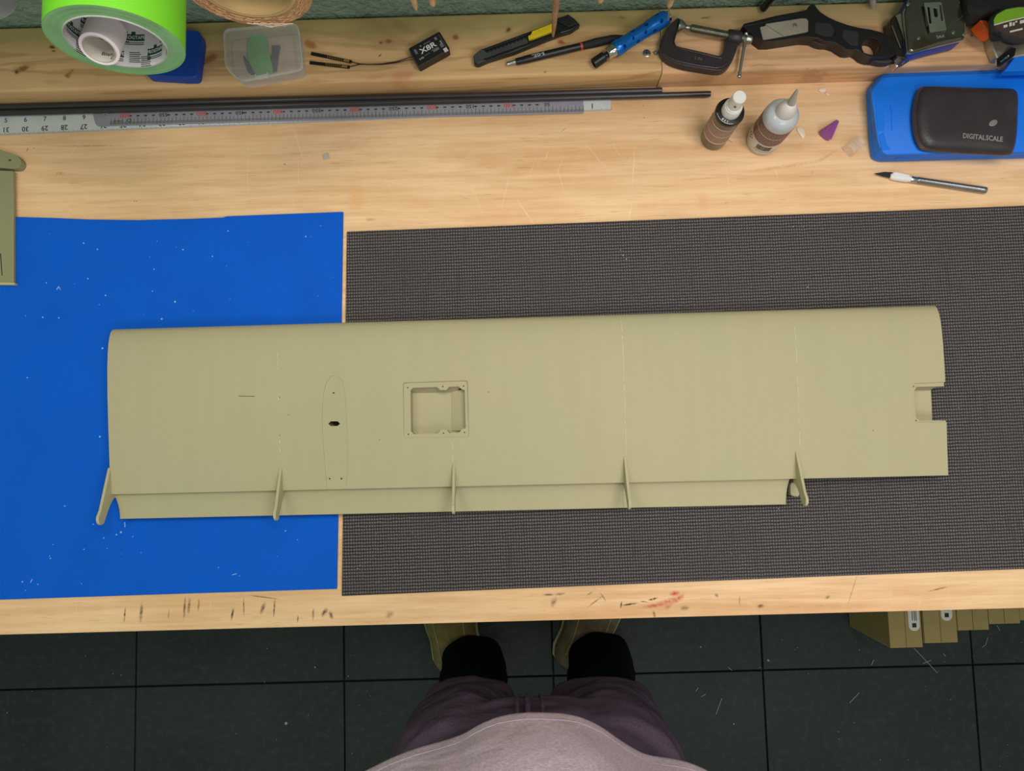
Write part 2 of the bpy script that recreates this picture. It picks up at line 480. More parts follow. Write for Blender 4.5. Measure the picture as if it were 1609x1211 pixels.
def lathe(bm, prof, m4=None, seg=32, mi=0, scallop=None, cap=True):
    """prof: (radius, height) list turned about z, then moved by m4"""
    rings = []
    m4 = m4 or Matrix.Identity(4)
    for (r, h) in prof:
        if r <= 1e-7: rings.append([bm.verts.new(m4 @ Vector((0, 0, h)))]); continue
        ring = []
        for i in range(seg):
            a = 2 * PI * i / seg
            rr = r * (1 + (scallop[1] * math.cos(scallop[0] * a) if scallop else 0))
            ring.append(bm.verts.new(m4 @ Vector((rr * math.cos(a), rr * math.sin(a), h))))
        rings.append(ring)
    fs = []
    for a, b in zip(rings, rings[1:]):
        if len(a) == 1 and len(b) == 1: continue
        for i in range(seg):
            j = (i + 1) % seg
            if len(a) == 1: f = bm.faces.new((a[0], b[j], b[i]))
            elif len(b) == 1: f = bm.faces.new((a[i], a[j], b[0]))
            else: f = bm.faces.new((a[i], a[j], b[j], b[i]))
            f.material_index = mi; fs.append(f)
    if cap:
        if len(rings[0]) > 1: fs.append(bm.faces.new(list(reversed(rings[0]))))
        if len(rings[-1]) > 1: fs.append(bm.faces.new(rings[-1]))
        for f in fs[-2:]: f.material_index = mi
    return bm

def rod(bm, p0, p1, r, seg=12, r1=None, mi=0):
    m, L = frame(p0, p1)
    return lathe(bm, [(r, 0), (r if r1 is None else r1, L)], m, seg, mi)

def tube(bm, pts, r, seg=8):
    pts = [Vector(p) for p in pts]
    rings = []
    for i, p in enumerate(pts):
        d = (pts[min(i + 1, len(pts) - 1)] - pts[max(i - 1, 0)])
        m, _ = frame(p, p + d)
        rr = r[i] if isinstance(r, (list, tuple)) else r
        rings.append([bm.verts.new(m @ Vector((rr * math.cos(2 * PI * k / seg), rr * math.sin(2 * PI * k / seg), 0))) for k in range(seg)])
    for a, b in zip(rings, rings[1:]):
        for i in range(seg):
            j = (i + 1) % seg
            bm.faces.new((a[i], a[j], b[j], b[i]))
    bm.faces.new(list(reversed(rings[0]))); bm.faces.new(rings[-1])
    return bm

def ball(bm, c, r, s=(1, 1, 1), u=14, v=10, m4=None):
    g = bmesh.ops.create_uvsphere(bm, u_segments=u, v_segments=v, radius=r)['verts']
    m = Matrix.Translation(Vector(c)) @ (m4 or Matrix.Identity(4)) @ Matrix.Diagonal((*s, 1))
    bmesh.ops.transform(bm, matrix=m, verts=g)

def rrect(x0, y0, x1, y1, r, n=5):
    out = []
    for cx, cy, a0 in ((x1 - r, y1 - r, 0), (x0 + r, y1 - r, PI / 2), (x0 + r, y0 + r, PI), (x1 - r, y0 + r, 1.5 * PI)):
        for i in range(n + 1):
            a = a0 + PI / 2 * i / n
            out.append((cx + r * math.cos(a), cy + r * math.sin(a)))
    return out

def round_poly(pts, r, n=4):
    """round the corners of a polygon given in any 2-D unit"""
    pts = [Vector((p[0], p[1])) for p in pts]; out = []
    for i, p in enumerate(pts):
        a = pts[i - 1] - p; b = pts[(i + 1) % len(pts)] - p
        rr = min(r, a.length * .45, b.length * .45)
        p0 = p + a.normalized() * rr; p1 = p + b.normalized() * rr
        for k in range(n + 1):
            t = k / n
            out.append(tuple(p0 * (1 - t) ** 2 + p * 2 * t * (1 - t) + p1 * t * t))
    return out

def smooth_poly(pts, n=4):
    """closed Catmull-Rom through the points"""
    q = [Vector((p[0], p[1])) for p in pts]; L = len(q); out = []
    for i in range(L):
        a, b, c, d = q[i - 1], q[i], q[(i + 1) % L], q[(i + 2) % L]
        for k in range(n):
            t = k / n
            out.append(tuple(.5 * ((2 * b) + (c - a) * t + (2 * a - 5 * b + 4 * c - d) * t * t + (3 * b - a - 3 * c + d) * t ** 3)))
    return out

def boolean(o, bm):
    me = bpy.data.meshes.new('cut'); bmesh.ops.recalc_face_normals(bm, faces=bm.faces); bm.to_mesh(me); bm.free()
    c = bpy.data.objects.new('cut', me); C.objects.link(c)
    md = o.modifiers.new('x', 'BOOLEAN'); md.operation = 'DIFFERENCE'; md.object = c; md.solver = 'EXACT'
    dg = bpy.context.evaluated_depsgraph_get(); dg.update()
    new = bpy.data.meshes.new_from_object(o.evaluated_get(dg), depsgraph=dg)
    o.modifiers.remove(md)
    new.name = o.data.name; old = o.data; o.data = new
    bpy.data.meshes.remove(old)
    bpy.data.objects.remove(c); bpy.data.meshes.remove(me)
    new.polygons.foreach_set('use_smooth', [True] * len(new.polygons))
    new.set_sharp_from_angle(angle=math.radians(28))

_tc = {}
def glyphs(s, bold=0.0):
    if (s, bold) not in _tc:
        cu = bpy.data.curves.new('t', 'FONT'); cu.body = s; cu.size = 1; cu.resolution_u = 2; cu.align_x = 'CENTER'; cu.align_y = 'CENTER'; cu.offset = bold
        o = bpy.data.objects.new('t', cu); C.objects.link(o)
        dg = bpy.context.evaluated_depsgraph_get(); dg.update()
        me = bpy.data.meshes.new_from_object(o.evaluated_get(dg), depsgraph=dg)
        _tc[(s, bold)] = ([v.co.copy() for v in me.vertices], [tuple(p.vertices) for p in me.polygons])
        bpy.data.objects.remove(o); bpy.data.curves.remove(cu); bpy.data.meshes.remove(me)
    return _tc[(s, bold)]

def put_text(bm, s, fn, bold=0.0, mi=0):
    vs, fs = glyphs(s, bold)
    nv = [bm.verts.new(fn(v.x, v.y)) for v in vs]
    for f in fs:
        try: q = bm.faces.new([nv[i] for i in f]); q.material_index = mi
        except ValueError: pass

def flat_text(bm, s, pos, size, ang, bold=0.0, sx=1.0, mi=0):
    """lettering lying on a horizontal face; ang is the direction of the baseline"""
    ca, sa = math.cos(ang), math.sin(ang)
    put_text(bm, s, lambda x, y: (pos[0] + size * (x * sx * ca - y * sa), pos[1] + size * (x * sx * sa + y * ca), pos[2]), bold, mi)

def cyl_patch(bm, m4, r, a0, a1, z0, z1, n=10, mi=0):
    lo = [bm.verts.new(m4 @ Vector((r * math.cos(a0 + (a1 - a0) * i / n), r * math.sin(a0 + (a1 - a0) * i / n), z0))) for i in range(n + 1)]
    hi = [bm.verts.new(m4 @ Vector((r * math.cos(a0 + (a1 - a0) * i / n), r * math.sin(a0 + (a1 - a0) * i / n), z1))) for i in range(n + 1)]
    for i in range(n):
        f = bm.faces.new((lo[i], lo[i + 1], hi[i + 1], hi[i])); f.material_index = mi

TB = BZ + .038                 # top of the timber boards

# ------------------------------------------------------------------ room
fl = bpy.data.objects.new('floor', None); C.objects.link(fl); fl['kind'] = 'structure'
fl['label'] = 'dark green-black rubber tiles with narrow joints under the workbench'
tile = .0
# joints read from the photograph: columns and rows of square tiles
jx = [P(-130, 1080, 0).x, P(213, 1080, 0).x, P(541, 1080, 0).x]
tw = jx[2] - jx[1]
jy = P(541, 1070, 0).y
X0 = jx[1] - 4 * tw
tile_me = None
for ix in range(11):
    for iy in range(-4, 6):
        cx, cy = X0 + (ix + .5) * tw, jy + (iy + .5) * tw
        if tile_me is None:
            bm = nb(); box(bm, (0, 0, -.006), (tw - .0035, tw - .0035, .012))
            t = obj('floor_tile', bm, M['rubber'], None, bevel=.0018)
            tile_me = t.data; t.parent = fl
        else:
            t = bpy.data.objects.new('floor_tile', tile_me); C.objects.link(t); t.parent = fl
            b = t.modifiers.new('b', 'BEVEL'); b.width = .0018; b.segments = 2
        t.location = (cx + random.uniform(-.0006, .0006), cy, random.uniform(-.0006, 0))
bm = nb(); box(bm, (0.3, 0.2, -.03), (6, 5.4, .035)); obj('subfloor', bm, M['black_matte'], fl)

wally = P(850, 21, TB).y + .006
bm = nb(); box(bm, (0.3, wally + .05, 1.3), (6, .1, 2.62))
o = obj('wall_back', bm, M['wall'], None, 'dark green rough-painted wall behind the workbench', kind='structure')

# ------------------------------------------------------------------ workbench
fr = P(0, 998.5, BZ); fr2 = P(1609, 953, BZ)
fy = (fr.y + fr2.y) / 2
XL, XR = -1.5, 1.5
bench = root('workbench', 'long pale plywood workbench top with scuffed and pencil-marked front strip', 'workbench', (0, fy + .3, 0))
gx = [XL] + [P(x, 960).x for x in (250, 500, 850, 1130)] + [XR]
gy = [fy, P(800, 915).y, P(800, 500).y, P(800, 270).y, wally]
bm = nb(); gm = []
gv = [[bm.verts.new((x, y, BZ)) for y in gy] for x in gx]
gb = [bm.verts.new((x, y, BZ - .036)) for x, y in ((XL, fy), (XR, fy), (XR, wally), (XL, wally))]
for i in range(len(gx) - 1):
    for j in range(len(gy) - 1):
        f = bm.faces.new((gv[i][j], gv[i + 1][j], gv[i + 1][j + 1], gv[i][j + 1]))
        f.material_index = len(gm)
        gm.append(plywood('%d%d' % (i, j), gx[i], gx[i + 1], gy[j], gy[j + 1]))
def side(top, b0, b1):
    bm.faces.new(list(reversed(top)) + [b0, b1])
side([v[0] for v in gv], gb[0], gb[1]); side(list(reversed([v[-1] for v in gv])), gb[2], gb[3])
side(list(reversed(gv[0])), gb[3], gb[0]); side(gv[-1], gb[1], gb[2])
bm.faces.new((gb[3], gb[2], gb[1], gb[0]))
bmesh.ops.recalc_face_normals(bm, faces=bm.faces)
obj('worktop', bm, gm, bench, smooth=0)
for y in (fy + .07, wally - .06):
    bm = nb(); box(bm, (0, y, BZ - .036 - .045), (XR - XL - .1, .038, .09)); obj('rail', bm, M['plain_wood'], bench)
for x in (XL + .1, XR - .1):
    for y in (fy + .12, wally - .11):
        bm = nb(); box(bm, (x, y, (BZ - .036) / 2), (.089, .06, BZ - .036)); obj('leg', bm, M['plain_wood'], bench)

# timber boards along the wall
sx = P(1040, 100, TB).x
yb = wally - .004
yf = P(850, 142, BZ).y
def board(name, x0, x1, m, label, dy=0):
    bm = nb()
    h = .038; r = .005
    prof = []
    for cy, cz, a0 in ((yb - r, BZ + h - r, PI / 2), (yf + dy + r, BZ + h - r, PI), (yf + dy + r, BZ + .0005 + .002, 1.5 * PI), (yb - r, BZ + .0005 + .002, 0)):
        pass
    def arc(cy, cz, rr, a0, a1, n=5):
        return [(cy + rr * math.cos(a0 + (a1 - a0) * i / n), cz + rr * math.sin(a0 + (a1 - a0) * i / n)) for i in range(n + 1)]
    prof = arc(yb - .003, BZ + h - .003, .003, 0, PI / 2) + arc(yf + dy + r, BZ + h - r, r, PI / 2, PI) + arc(yf + dy + .002, BZ + .0022, .002, PI, 1.5 * PI) + arc(yb - .002, BZ + .0022, .002, 1.5 * PI, 2 * PI)
    a = [bm.verts.new((x0, y, z)) for y, z in prof]; b = [bm.verts.new((x1, y, z)) for y, z in prof]
    n = len(prof)
    for i in range(n):
        bm.faces.new((a[i], b[i], b[(i + 1) % n], a[(i + 1) % n]))
    bm.faces.new(a); bm.faces.new(list(reversed(b)))
    bmesh.ops.recalc_face_normals(bm, faces=bm.faces)
    return obj(name, bm, m, None, label, 'timber board', smooth=50, loc=((x0 + x1) / 2, yf, BZ))
K1 = [(37, 107, 12, 5.5, .2, (140, 92, 48), .9), (26, 112, 4, 4, 0, (60, 46, 34), .8), (82, 74, 4, 3, 0, (90, 58, 30), .9), (84, 81, 2.5, 1.5, 0, (80, 50, 28), .9), (330, 92, 16, 8, .4, (150, 98, 56), .8), (318, 100, 8, 2, .4, (90, 56, 34), .8),
      (488, 70, 14, 8, -.3, (168, 108, 66), .8), (452, 100, 20, 12, .5, (180, 118, 78), .5), (610, 65, 7, 4, 0, (150, 98, 60), .9), (598, 66, 2.5, 3, 0, (110, 76, 50), .8), (714, 58, 6, 5, 0, (150, 98, 62), .9), (799, 47, 5, 4, .3, (110, 70, 44), .9),
      (882, 66, 7, 4.5, 0, (160, 96, 62), .9), (632, 119, 24, 8, .15, (206, 138, 98), .65), (590, 121, 20, 5, .1, (210, 146, 104), .5), (272, 154, 20, 4, 0, (130, 92, 50), .6), (978, 28, 6, 3, 0, (130, 110, 66), .6), (1108, 28, 6, 2, 0, (110, 90, 54), .5), (857, 114, 3, 1.5, 0, (140, 100, 66), .7), (597, 88, 3, 1, .9, (40, 30, 22), .9)]
K2 = [(1108, 28, 8, 2, 0, (96, 78, 48), .6), (1527, 56, 3, 2, 0, (70, 50, 34), .8), (1400, 108, 14, 8, .2, (206, 150, 112), .5), (1290, 108, 30, 2, -.05, (176, 126, 86), .5), (1200, 102, 34, 1.6, -.05, (170, 120, 84), .4)]
yt = P(850, 45, TB).y
M['timber_l'] = timber('left_timber', (204, 164, 112), (228, 186, 134), (168, 126, 78), (158, 148, 92), [(yt - .018, yt + .010, .75)], K1, 0)
M['timber_r'] = timber('right_timber', (218, 170, 124), (232, 184, 140), (180, 134, 92), (172, 158, 106), [(yt - .018, yt + .012, .7)], K2, 5)
board('timber_board', XL, sx - .0004, M['timber_l'], 'left timber board with many knots lying along the green wall')
board('timber_board', sx + .0004, XR, M['timber_r'], 'right pinkish timber board under the clamp and black utility knife', -.001)
# nail head and screw eye in the board
k = root('nail_head', 'flat round grey nail head in the timber beside the clamp', 'nail', P(1016, 84, TB))
bm = nb(); m_, _ = frame(P(1016, 84, TB), P(1016, 84, TB) + Vector((0, 0, 1))); lathe(bm, [(.0050, -.002), (.0050, .0005), (.004, .001), (0, .001)], m_, 20); obj('head', bm, M['zinc'], k)
bm = nb(); box(bm, P(1016, 84, TB) + Vector((0, 0, .0011)), (.006, .0008, .0004)); box(bm, P(1016, 84, TB) + Vector((0, 0, .0011)), (.0008, .006, .0004)); obj('cross_mark', bm, M['ink'], k)
bm = nb(); c0 = P(1030, 83.5, TB)
tube(bm, [c0 + Vector((.0022 * math.cos(a), .0022 * math.sin(a), .0008)) for a in [2 * PI * i / 16 for i in range(17)]], .0007, 6)
obj('small_ring', bm, M['zinc'], None, 'tiny metal ring on the timber just left of the clamp', 'ring', loc=c0)

# ------------------------------------------------------------------ mats
bpts = [(-70, 338), (20, 340.5), (80, 342), (140, 344.5), (215, 345.5), (300, 343.5), (350, 341.5), (357, 339.5), (420, 337), (539, 332.5), (534.5, 620), (529, 925), (300, 932), (0, 942), (-70, 945)]
bm = nb(); plate(bm, PX(bpts, BZ + .003), BZ + .0002, BZ + .003)
obj('foam_sheet', bm, M['blue_foam'], None, 'smooth bright blue craft foam sheet with wavy upper edge, at left', 'mat', bevel=.0004, loc=P(200, 640, BZ))
kpts = [(545, 363.5), (760, 355.5), (1100, 342), (1400, 331), (1760, 317), (1760, 888), (1400, 901.5), (1100, 913), (800, 925), (537, 936), (541, 640)]
bm = nb(); plate(bm, PX(kpts, BZ + .004), BZ + .0002, BZ + .004)
obj('waffle_mat', bm, M['black_foam'], None, 'black textured non-slip foam mat under the right part of the wing', 'mat', bevel=.0006, loc=P(1100, 640, BZ))

# ------------------------------------------------------------------ the wing
WB = BZ + .0042               # what the wing rests on
topz = [(0, .0150), (.004, .0185), (.012, .0212), (.03, .0245), (.06, .0272), (.1, .0295), (.16, .0312), (.25, .0325), (.4, .033), (.6, .032), (.8, .0305), (1, .029)]
botz = [(0, .0150), (.004, .0122), (.012, .0098), (.03, .0068), (.06, .0042), (.1, .0022), (.16, .0008), (.25, 0), (.4, 0), (.6, .004), (.8, .011), (.93, .017), (1, .0265)]
def interp(tab, t):
    for (a, b), (c, d) in zip(tab, tab[1:]):
        if t <= c: return b + (d - b) * (t - a) / (c - a)
    return tab[-1][1]
zs = WB + .030
TL = Vector((P(169.5, 520, zs).x, P(175, 517, WB + .0165).y)); TR = Vector((P(1477.5, 485, zs).x, P(1470, 479.5, WB + .0165).y))
BL = Vector((P(173, 776, zs).x, P(173, 776.5, WB + .029).y)); BR = Vector((P(1490.5, 746, zs).x, P(1490, 746.5, WB + .029).y))
def W(u, t): return TL.lerp(TR, u).lerp(BL.lerp(BR, u), t)
def ut(px, py):
    u, t = .5, .5
    for _ in range(12):
        q = P(px, py, WB + interp(topz, min(max(t, 0), 1)))
        a = W(u, t); e = Vector((q.x, q.y)) - a
        du = W(u + .01, t) - a; dt = W(u, t + .01) - a
        det = du.x * dt.y - du.y * dt.x
        u += .01 * (e.x * dt.y - e.y * dt.x) / det
        t += .01 * (du.x * e.y - du.y * e.x) / det
    return u, t
def WP(px, py, dz=0):
    u, t = ut(px, py); a = W(u, t)
    return Vector((a.x, a.y, WB + interp(topz, min(max(t, 0), 1)) + dz))

wing = root('model_wing', 'long olive plastic model aircraft wing with five upright brackets, across both mats', 'model wing', P(820, 640, BZ + .004))
seams_px = [436, 711, 978.5, 1249]
us = [0] + [ut(x, 560)[0] for x in seams_px] + [1]
tt = [a for a, _ in topz]
tt2 = sorted(set([0, .002, .004, .008, .012, .02, .03, .045, .06, .08, .1, .13, .16, .2, .25, .32, .4, .5, .6, .7, .8, .9, .96, 1]))
def panel(u0, u1):
    bm = nb()
    g = 0
    rings = []
    for u in (u0 + g if u0 > 0 else u0, u1 - g if u1 < 1 else u1):
        r = []
        for t in tt2:
            a = W(u, t); r.append(bm.verts.new((a.x, a.y, WB + interp(topz, t))))
        for t in reversed(tt2[1:]):
            a = W(u, t); r.append(bm.verts.new((a.x, a.y, WB + min(interp(botz, t), interp(topz, t) - .0012))))
        rings.append(r)
    a, b = rings; n = len(a)
    for i in range(n): bm.faces.new((a[i], b[i], b[(i + 1) % n], a[(i + 1) % n]))
    bm.faces.new(list(reversed(a))); bm.faces.new(b)
    bmesh.ops.recalc_face_normals(bm, faces=bm.faces)
    return bm
panels = [obj('wing_panel', panel(us[i], us[i + 1]), M['olive'], wing, smooth=28) for i in range(5)]
def cut(idx, pts, depth, up=.02):
    q = [WP(x, y) for x, y in pts]
    zt = sum(v.z for v in q) / len(q)
    for i in idx:
        bm = nb(); plate(bm, q, zt - depth, zt + up)
        boolean(panels[i], bm)
# hatch: shallow rim recess, then the opening with its screw tabs
cut((1, 2), round_poly([(633, 601), (735, 597.5), (737, 687), (634.5, 688)], 4), .0020)
open_ = [(648, 609), (686, 607.6), (691.5, 612.5), (701, 612.5), (705, 607.3), (720.5, 606.8), (725, 611), (730, 612.5), (731.5, 672.5), (726, 674), (721, 679.5), (706, 680), (702, 675), (693, 675), (688, 681), (650, 681.8), (645.5, 677), (644.5, 612.5)]
cut((1, 2), open_, .0195)
def slope(pts_top, pts_bot, d0, d1):  # back wall of a pocket, sloped so that it turns dark in shade
    a_, b_ = [WP(*q) for q in pts_top]; c_, e_ = [WP(*q) for q in pts_bot]
    bm = nb()
    v = [bm.verts.new((a_.x, a_.y, a_.z - d0)), bm.verts.new((b_.x, b_.y, b_.z - d0)), bm.verts.new((e_.x, e_.y, e_.z - d1)), bm.verts.new((c_.x, c_.y, c_.z - d1))]
    k = [bm.verts.new((x.co.x, x.co.y + .0012, x.co.z - .0004)) for x in v]
    bm.faces.new(v); bm.faces.new(list(reversed(k)))
    for i in range(4): bm.faces.new((v[i], k[i], k[(i + 1) % 4], v[(i + 1) % 4]))
    bmesh.ops.recalc_face_normals(bm, faces=bm.faces)
    obj('pocket_web', bm, M['olive'], wing)
slope(((645, 605), (729, 604)), ((645.5, 615.2), (713, 614.0)), .0028, .0192)
for (x, y) in [(640, 608.5), (695.3, 606.8), (728.4, 606), (641.4, 682), (696.6, 680.4), (729.8, 679.2)]:
    i = 1 if x < 711 else 2
    cut((i,), [(x + 1.1 * math.cos(a), y + 1.1 * math.sin(a)) for a in [2 * PI * k_ / 10 for k_ in range(10)]], .012)
# sloped inner web, seen at the right of the opening
bm = nb()
q = [WP(731.8, 611), WP(731.8, 676), WP(708, 676), WP(708, 611)]
zt = q[0].z
vs = [bm.verts.new((q[0].x, q[0].y, zt - .011)), bm.verts.new((q[1].x, q[1].y, zt - .011)), bm.verts.new((q[2].x + .0, q[2].y, zt - .0190)), bm.verts.new((q[3].x, q[3].y, zt - .0190))]
vb = [bm.verts.new(v.co - Vector((0, 0, .001))) for v in vs]
bm.faces.new(vs); bm.faces.new(list(reversed(vb)))
for i in range(4): bm.faces.new((vs[i], vb[i], vb[(i + 1) % 4], vs[(i + 1) % 4]))
bmesh.ops.recalc_face_normals(bm, faces=bm.faces)
obj('pocket_web', bm, M['olive'], wing)
# pylon pad with slot and holes
pad = [(521, 590), (532, 592), (539, 600), (543.5, 630), (546, 680), (546.5, 740), (544, 769), (514, 769.5), (511, 740), (508, 700), (506, 670), (506, 645), (508, 620), (512, 602)]
ch_ = [WP(x, y) for x, y in ((510, 628), (542, 628), (542, 694), (510, 694))]
bm = nb(); plate(bm, ch_, WB + .0060, WB + .0285); boolean(panels[1], bm)
def clip(poly, ya, yb_):
    for lim, sg in ((ya, 1), (yb_, -1)):
        out = []
        for i, p in enumerate(poly):
            q = poly[(i + 1) % len(poly)]
            a, b = (p[1] - lim) * sg, (q[1] - lim) * sg
            if a >= 0: out.append(p)
            if a * b < 0:
                t = a / (a - b); out.append((p[0] + (q[0] - p[0]) * t, lim))
        poly = out
    return poly
for ya in range(590, 770, 20):
    cut((1,), clip(pad, ya, ya + 20.05), .0009)
cut((1,), [(515.5, 665.5), (519, 661.7), (530, 661.5), (534.3, 665.5), (530, 669), (519, 669.3)], .024)
for (x, y) in [(523.8, 617), (517.5, 752), (536, 751.8)]:
    cut((1,), [(x + 1.4 * math.cos(a), y + 1.4 * math.sin(a)) for a in [2 * PI * k_ / 10 for k_ in range(10)]], .014)
# half hatch at the right end: rim, pocket and the notch through the lower skin
cut((4,), [(1433.5, 606), (1437, 602), (1500, 599.3), (1500, 663.5), (1438, 663.5), (1435, 660)], .0020)
cut((4,), [(1438, 614), (1442, 607.5), (1476, 606.6), (1500, 606), (1500, 660), (1447, 660.8), (1441, 657), (1439.5, 650)], .0190)
slope(((1440, 605.5), (1475.5, 605)), ((1440, 611.5), (1475.5, 611)), .0028, .0190)
u1 = ut(1476.5, 630)[0]
a = W(u1, .465 - .0); 
q = [WP(1477, 607), WP(1520, 606), WP(1520, 660), WP(1478.2, 660.5)]
bm = nb(); plate(bm, q, WB - .01, WB + .05)
boolean(panels[4], bm)
for (x, y) in [(1437.5, 606.5), (1440.5, 660.5)]:
    cut((4,), [(x + 1.1 * math.cos(a), y + 1.1 * math.sin(a)) for a in [2 * PI * k_ / 10 for k_ in range(10)]], .012)
# small slit left of the pad
cut((0,), [(375, 621.6), (400, 622.2), (400, 623.2), (375, 622.6)], .003)
for (x, y, i) in [(439.5, 624, 1), (439.5, 684, 1), (453, 651.5, 1), (596.8, 691, 1), (434, 771, 0), (1252, 681, 4), (1372, 676, 4), (768, 616, 2)]:
    cut((i,), [(x + .8 * math.cos(a), y + .8 * math.sin(a)) for a in [2 * PI * k_ / 8 for k_ in range(8)]], .002)
# broken beads of glue on the seams
R = random.Random(5)
for sxp, y0, y1, dens in ((436.4, 530, 770, .25), (710.5, 512, 594, .35), (711.5, 690, 735, .5), (977.5, 503, 715, .75), (1249, 498, 700, .45)):
    bm = nb(); y = y0
    u_s = ut(sxp, y0 + 20)[0]
    while y < y1:
        L = R.uniform(1.5, 7)
        if R.random() < dens:
            t0 = ut(sxp, y)[1]; t1 = ut(sxp, min(y + L, y1))[1]
            a = W(u_s, t0); b = W(u_s, t1)
            za = WB + interp(topz, t0); zb = WB + interp(topz, t1)
            r = R.uniform(.00018, .0004)
            jx_ = R.uniform(-.0003, .0003)
            rod(bm, (a.x + jx_, a.y, za), (b.x + jx_, b.y, zb), r, 6)
        y += L
    obj('seam_bead', bm, M['seam'], wing)
# trailing shroud: the concave lip behind and below the panels
def shroud(u0, u1, uin):
    bm = nb(); th = .0012
    prof = [(.965, .0262, 0), (.99, .0235, 0), (1.01, .0205, .15), (1.035, .0180, .35), (1.06, .0168, .6), (1.09, .0162, .85), (1.125, .0160, 1), (1.15, .0160, 1)]
    rings = []
    for side in (0, 1):
        up, dn = [], []
        for t, z, k_ in prof:
            u = (u0 + uin[0] * k_) if side == 0 else (u1 + uin[1] * k_)
            a = W(u, t)
            up.append(bm.verts.new((a.x, a.y, WB + z))); dn.append(bm.verts.new((a.x, a.y, WB + z - th)))
        rings.append(up + list(reversed(dn)))
    a, b = rings; n = len(a)
    for i in range(n): bm.faces.new((a[i], b[i], b[(i + 1) % n], a[(i + 1) % n]))
    bm.faces.new(list(reversed(a))); bm.faces.new(b)
    bmesh.ops.recalc_face_normals(bm, faces=bm.faces)
    return bm
ue = ut(1246, 775)[0]
cuts_u = [ut(173, 776)[0]] + [ut(x, 770)[0] for x in (436, 711, 981)] + [ue]
for i in range(4):
    obj('trailing_shroud', shroud(cuts_u[i] + .0001, cuts_u[i + 1] - .0001, (.0045 if i == 0 else 0, .0 if i < 3 else -.004)), M['olive'], wing, smooth=50)
# upright hinge brackets
fins = [((171.5, 735), (150, 826)), ((441, 733), (430.5, 819)), ((713, 728), (711, 809)), ((982, 716), (990, 801)), ((1251.5, 708), (1268.5, 796))]
for (rx, ry), (tx, ty) in fins:
    a = WP(rx, ry); tip = P(tx, ty, WB + .0600)
    d = Vector((tip.x - a.x, tip.y - a.y)); L = d.length; d.normalize()
    # keep the plate in the chord direction
    u, t = ut(rx, ry)
    dd = (W(u, 1) - W(u, .5)).normalized(); d = dd
    te = (W(u, 1) - Vector((a.x, a.y))).dot(d)
    prof = [(0, -.0015), (0, .0002), (L * .25, .0072), (L * .5, .0142), (L * .75, .0212)]
    r = .0072
    cz, cs = .0268 - .0072, L - r
    for k_ in range(9):
        an = PI * .62 - k_ * (PI * 1.02) / 8
        prof.append((cs + r * math.cos(an), cz + r * math.sin(an)))
    prof += [(te + (cs - te) * .5, .002), (te + .006, -.006), (te + .0025, -.0125), (te - .004, -.0125), (te - .004, -.0015)]
    bm = nb(); nrm = Vector((-d.y, d.x)); th = .0016
    A = [bm.verts.new((a.x + d.x * s + nrm.x * th, a.y + d.y * s + nrm.y * th, a.z + z)) for s, z in prof]
    B = [bm.verts.new((a.x + d.x * s - nrm.x * th, a.y + d.y * s - nrm.y * th, a.z + z)) for s, z in prof]
    n = len(A)
    bm.faces.new(A); bm.faces.new(list(reversed(B)))
    for i in range(n): bm.faces.new((A[i], B[i], B[(i + 1) % n], A[(i + 1) % n]))
    bmesh.ops.recalc_face_normals(bm, faces=bm.faces)
    obj('hinge_bracket', bm, M['olive_edge'], wing, bevel=.0004)
# stub beside the right bracket
bm = nb()
c0 = P(1250, 771, WB + .018); c1 = P(1247, 779, WB + .012)
plate(bm, PX(smooth_poly([(1243, 760), (1249, 757), (1256, 758), (1256, 778), (1250, 779.5), (1244, 778), (1242.5, 772)]), WB + .018), WB + .008, WB + .018)
obj('end_stub', bm, M['olive'], wing, bevel=.001)

# ------------------------------------------------------------------ piece at the left edge and its lever
tp = root('tail_panel', 'flat dull olive plastic panel with lipped lower end at the left frame edge', 'model part', P(5, 360, BZ))
z1 = BZ + .009
bm = nb(); plate(bm, PX([(-150, 262), (20.5, 268), (21, 330), (21, 444), (-150, 441)], z1), BZ + .0032, z1); obj('panel', bm, M['olive_dull'], tp, bevel=.0012)
bm = nb(); plate(bm, PX([(-150, 440), (22, 443.5), (23.5, 445.5), (21, 447.5), (-150, 445)], z1 + .001), BZ + .0032, z1 + .001); obj('end_lip', bm, M['olive_edge'], tp, bevel=.0006)
bm = nb(); plate(bm, PX([(0, 398), (1.4, 398), (3.8, 433), (2.6, 433)], z1 + .0002), z1 - .0002, z1 + .0002); obj('scribed_line', bm, M['ink'], tp)
lv = smooth_poly([(-60, 215), (-30, 224), (0, 235), (14, 240), (24, 243), (31, 249), (33.5, 256), (30, 263), (22, 265), (0, 263.5), (-40, 262), (-80, 255)], 4)
bm = nb(); hx, hy = 15, 251.5
hole = PX([(hx + 2.4 * math.cos(a), hy + 1.7 * math.sin(a)) for a in [2 * PI * i / 12 for i in range(12)]], BZ + .010)
plate(bm, PX(lv, BZ + .010), BZ + .0003, BZ + .010, [hole])
obj('control_lever', bm, M['olive_dull'], None, 'round-ended olive lever with a small hole on the plywood at far left', 'model part', bevel=.0008, loc=P(0, 252, BZ))

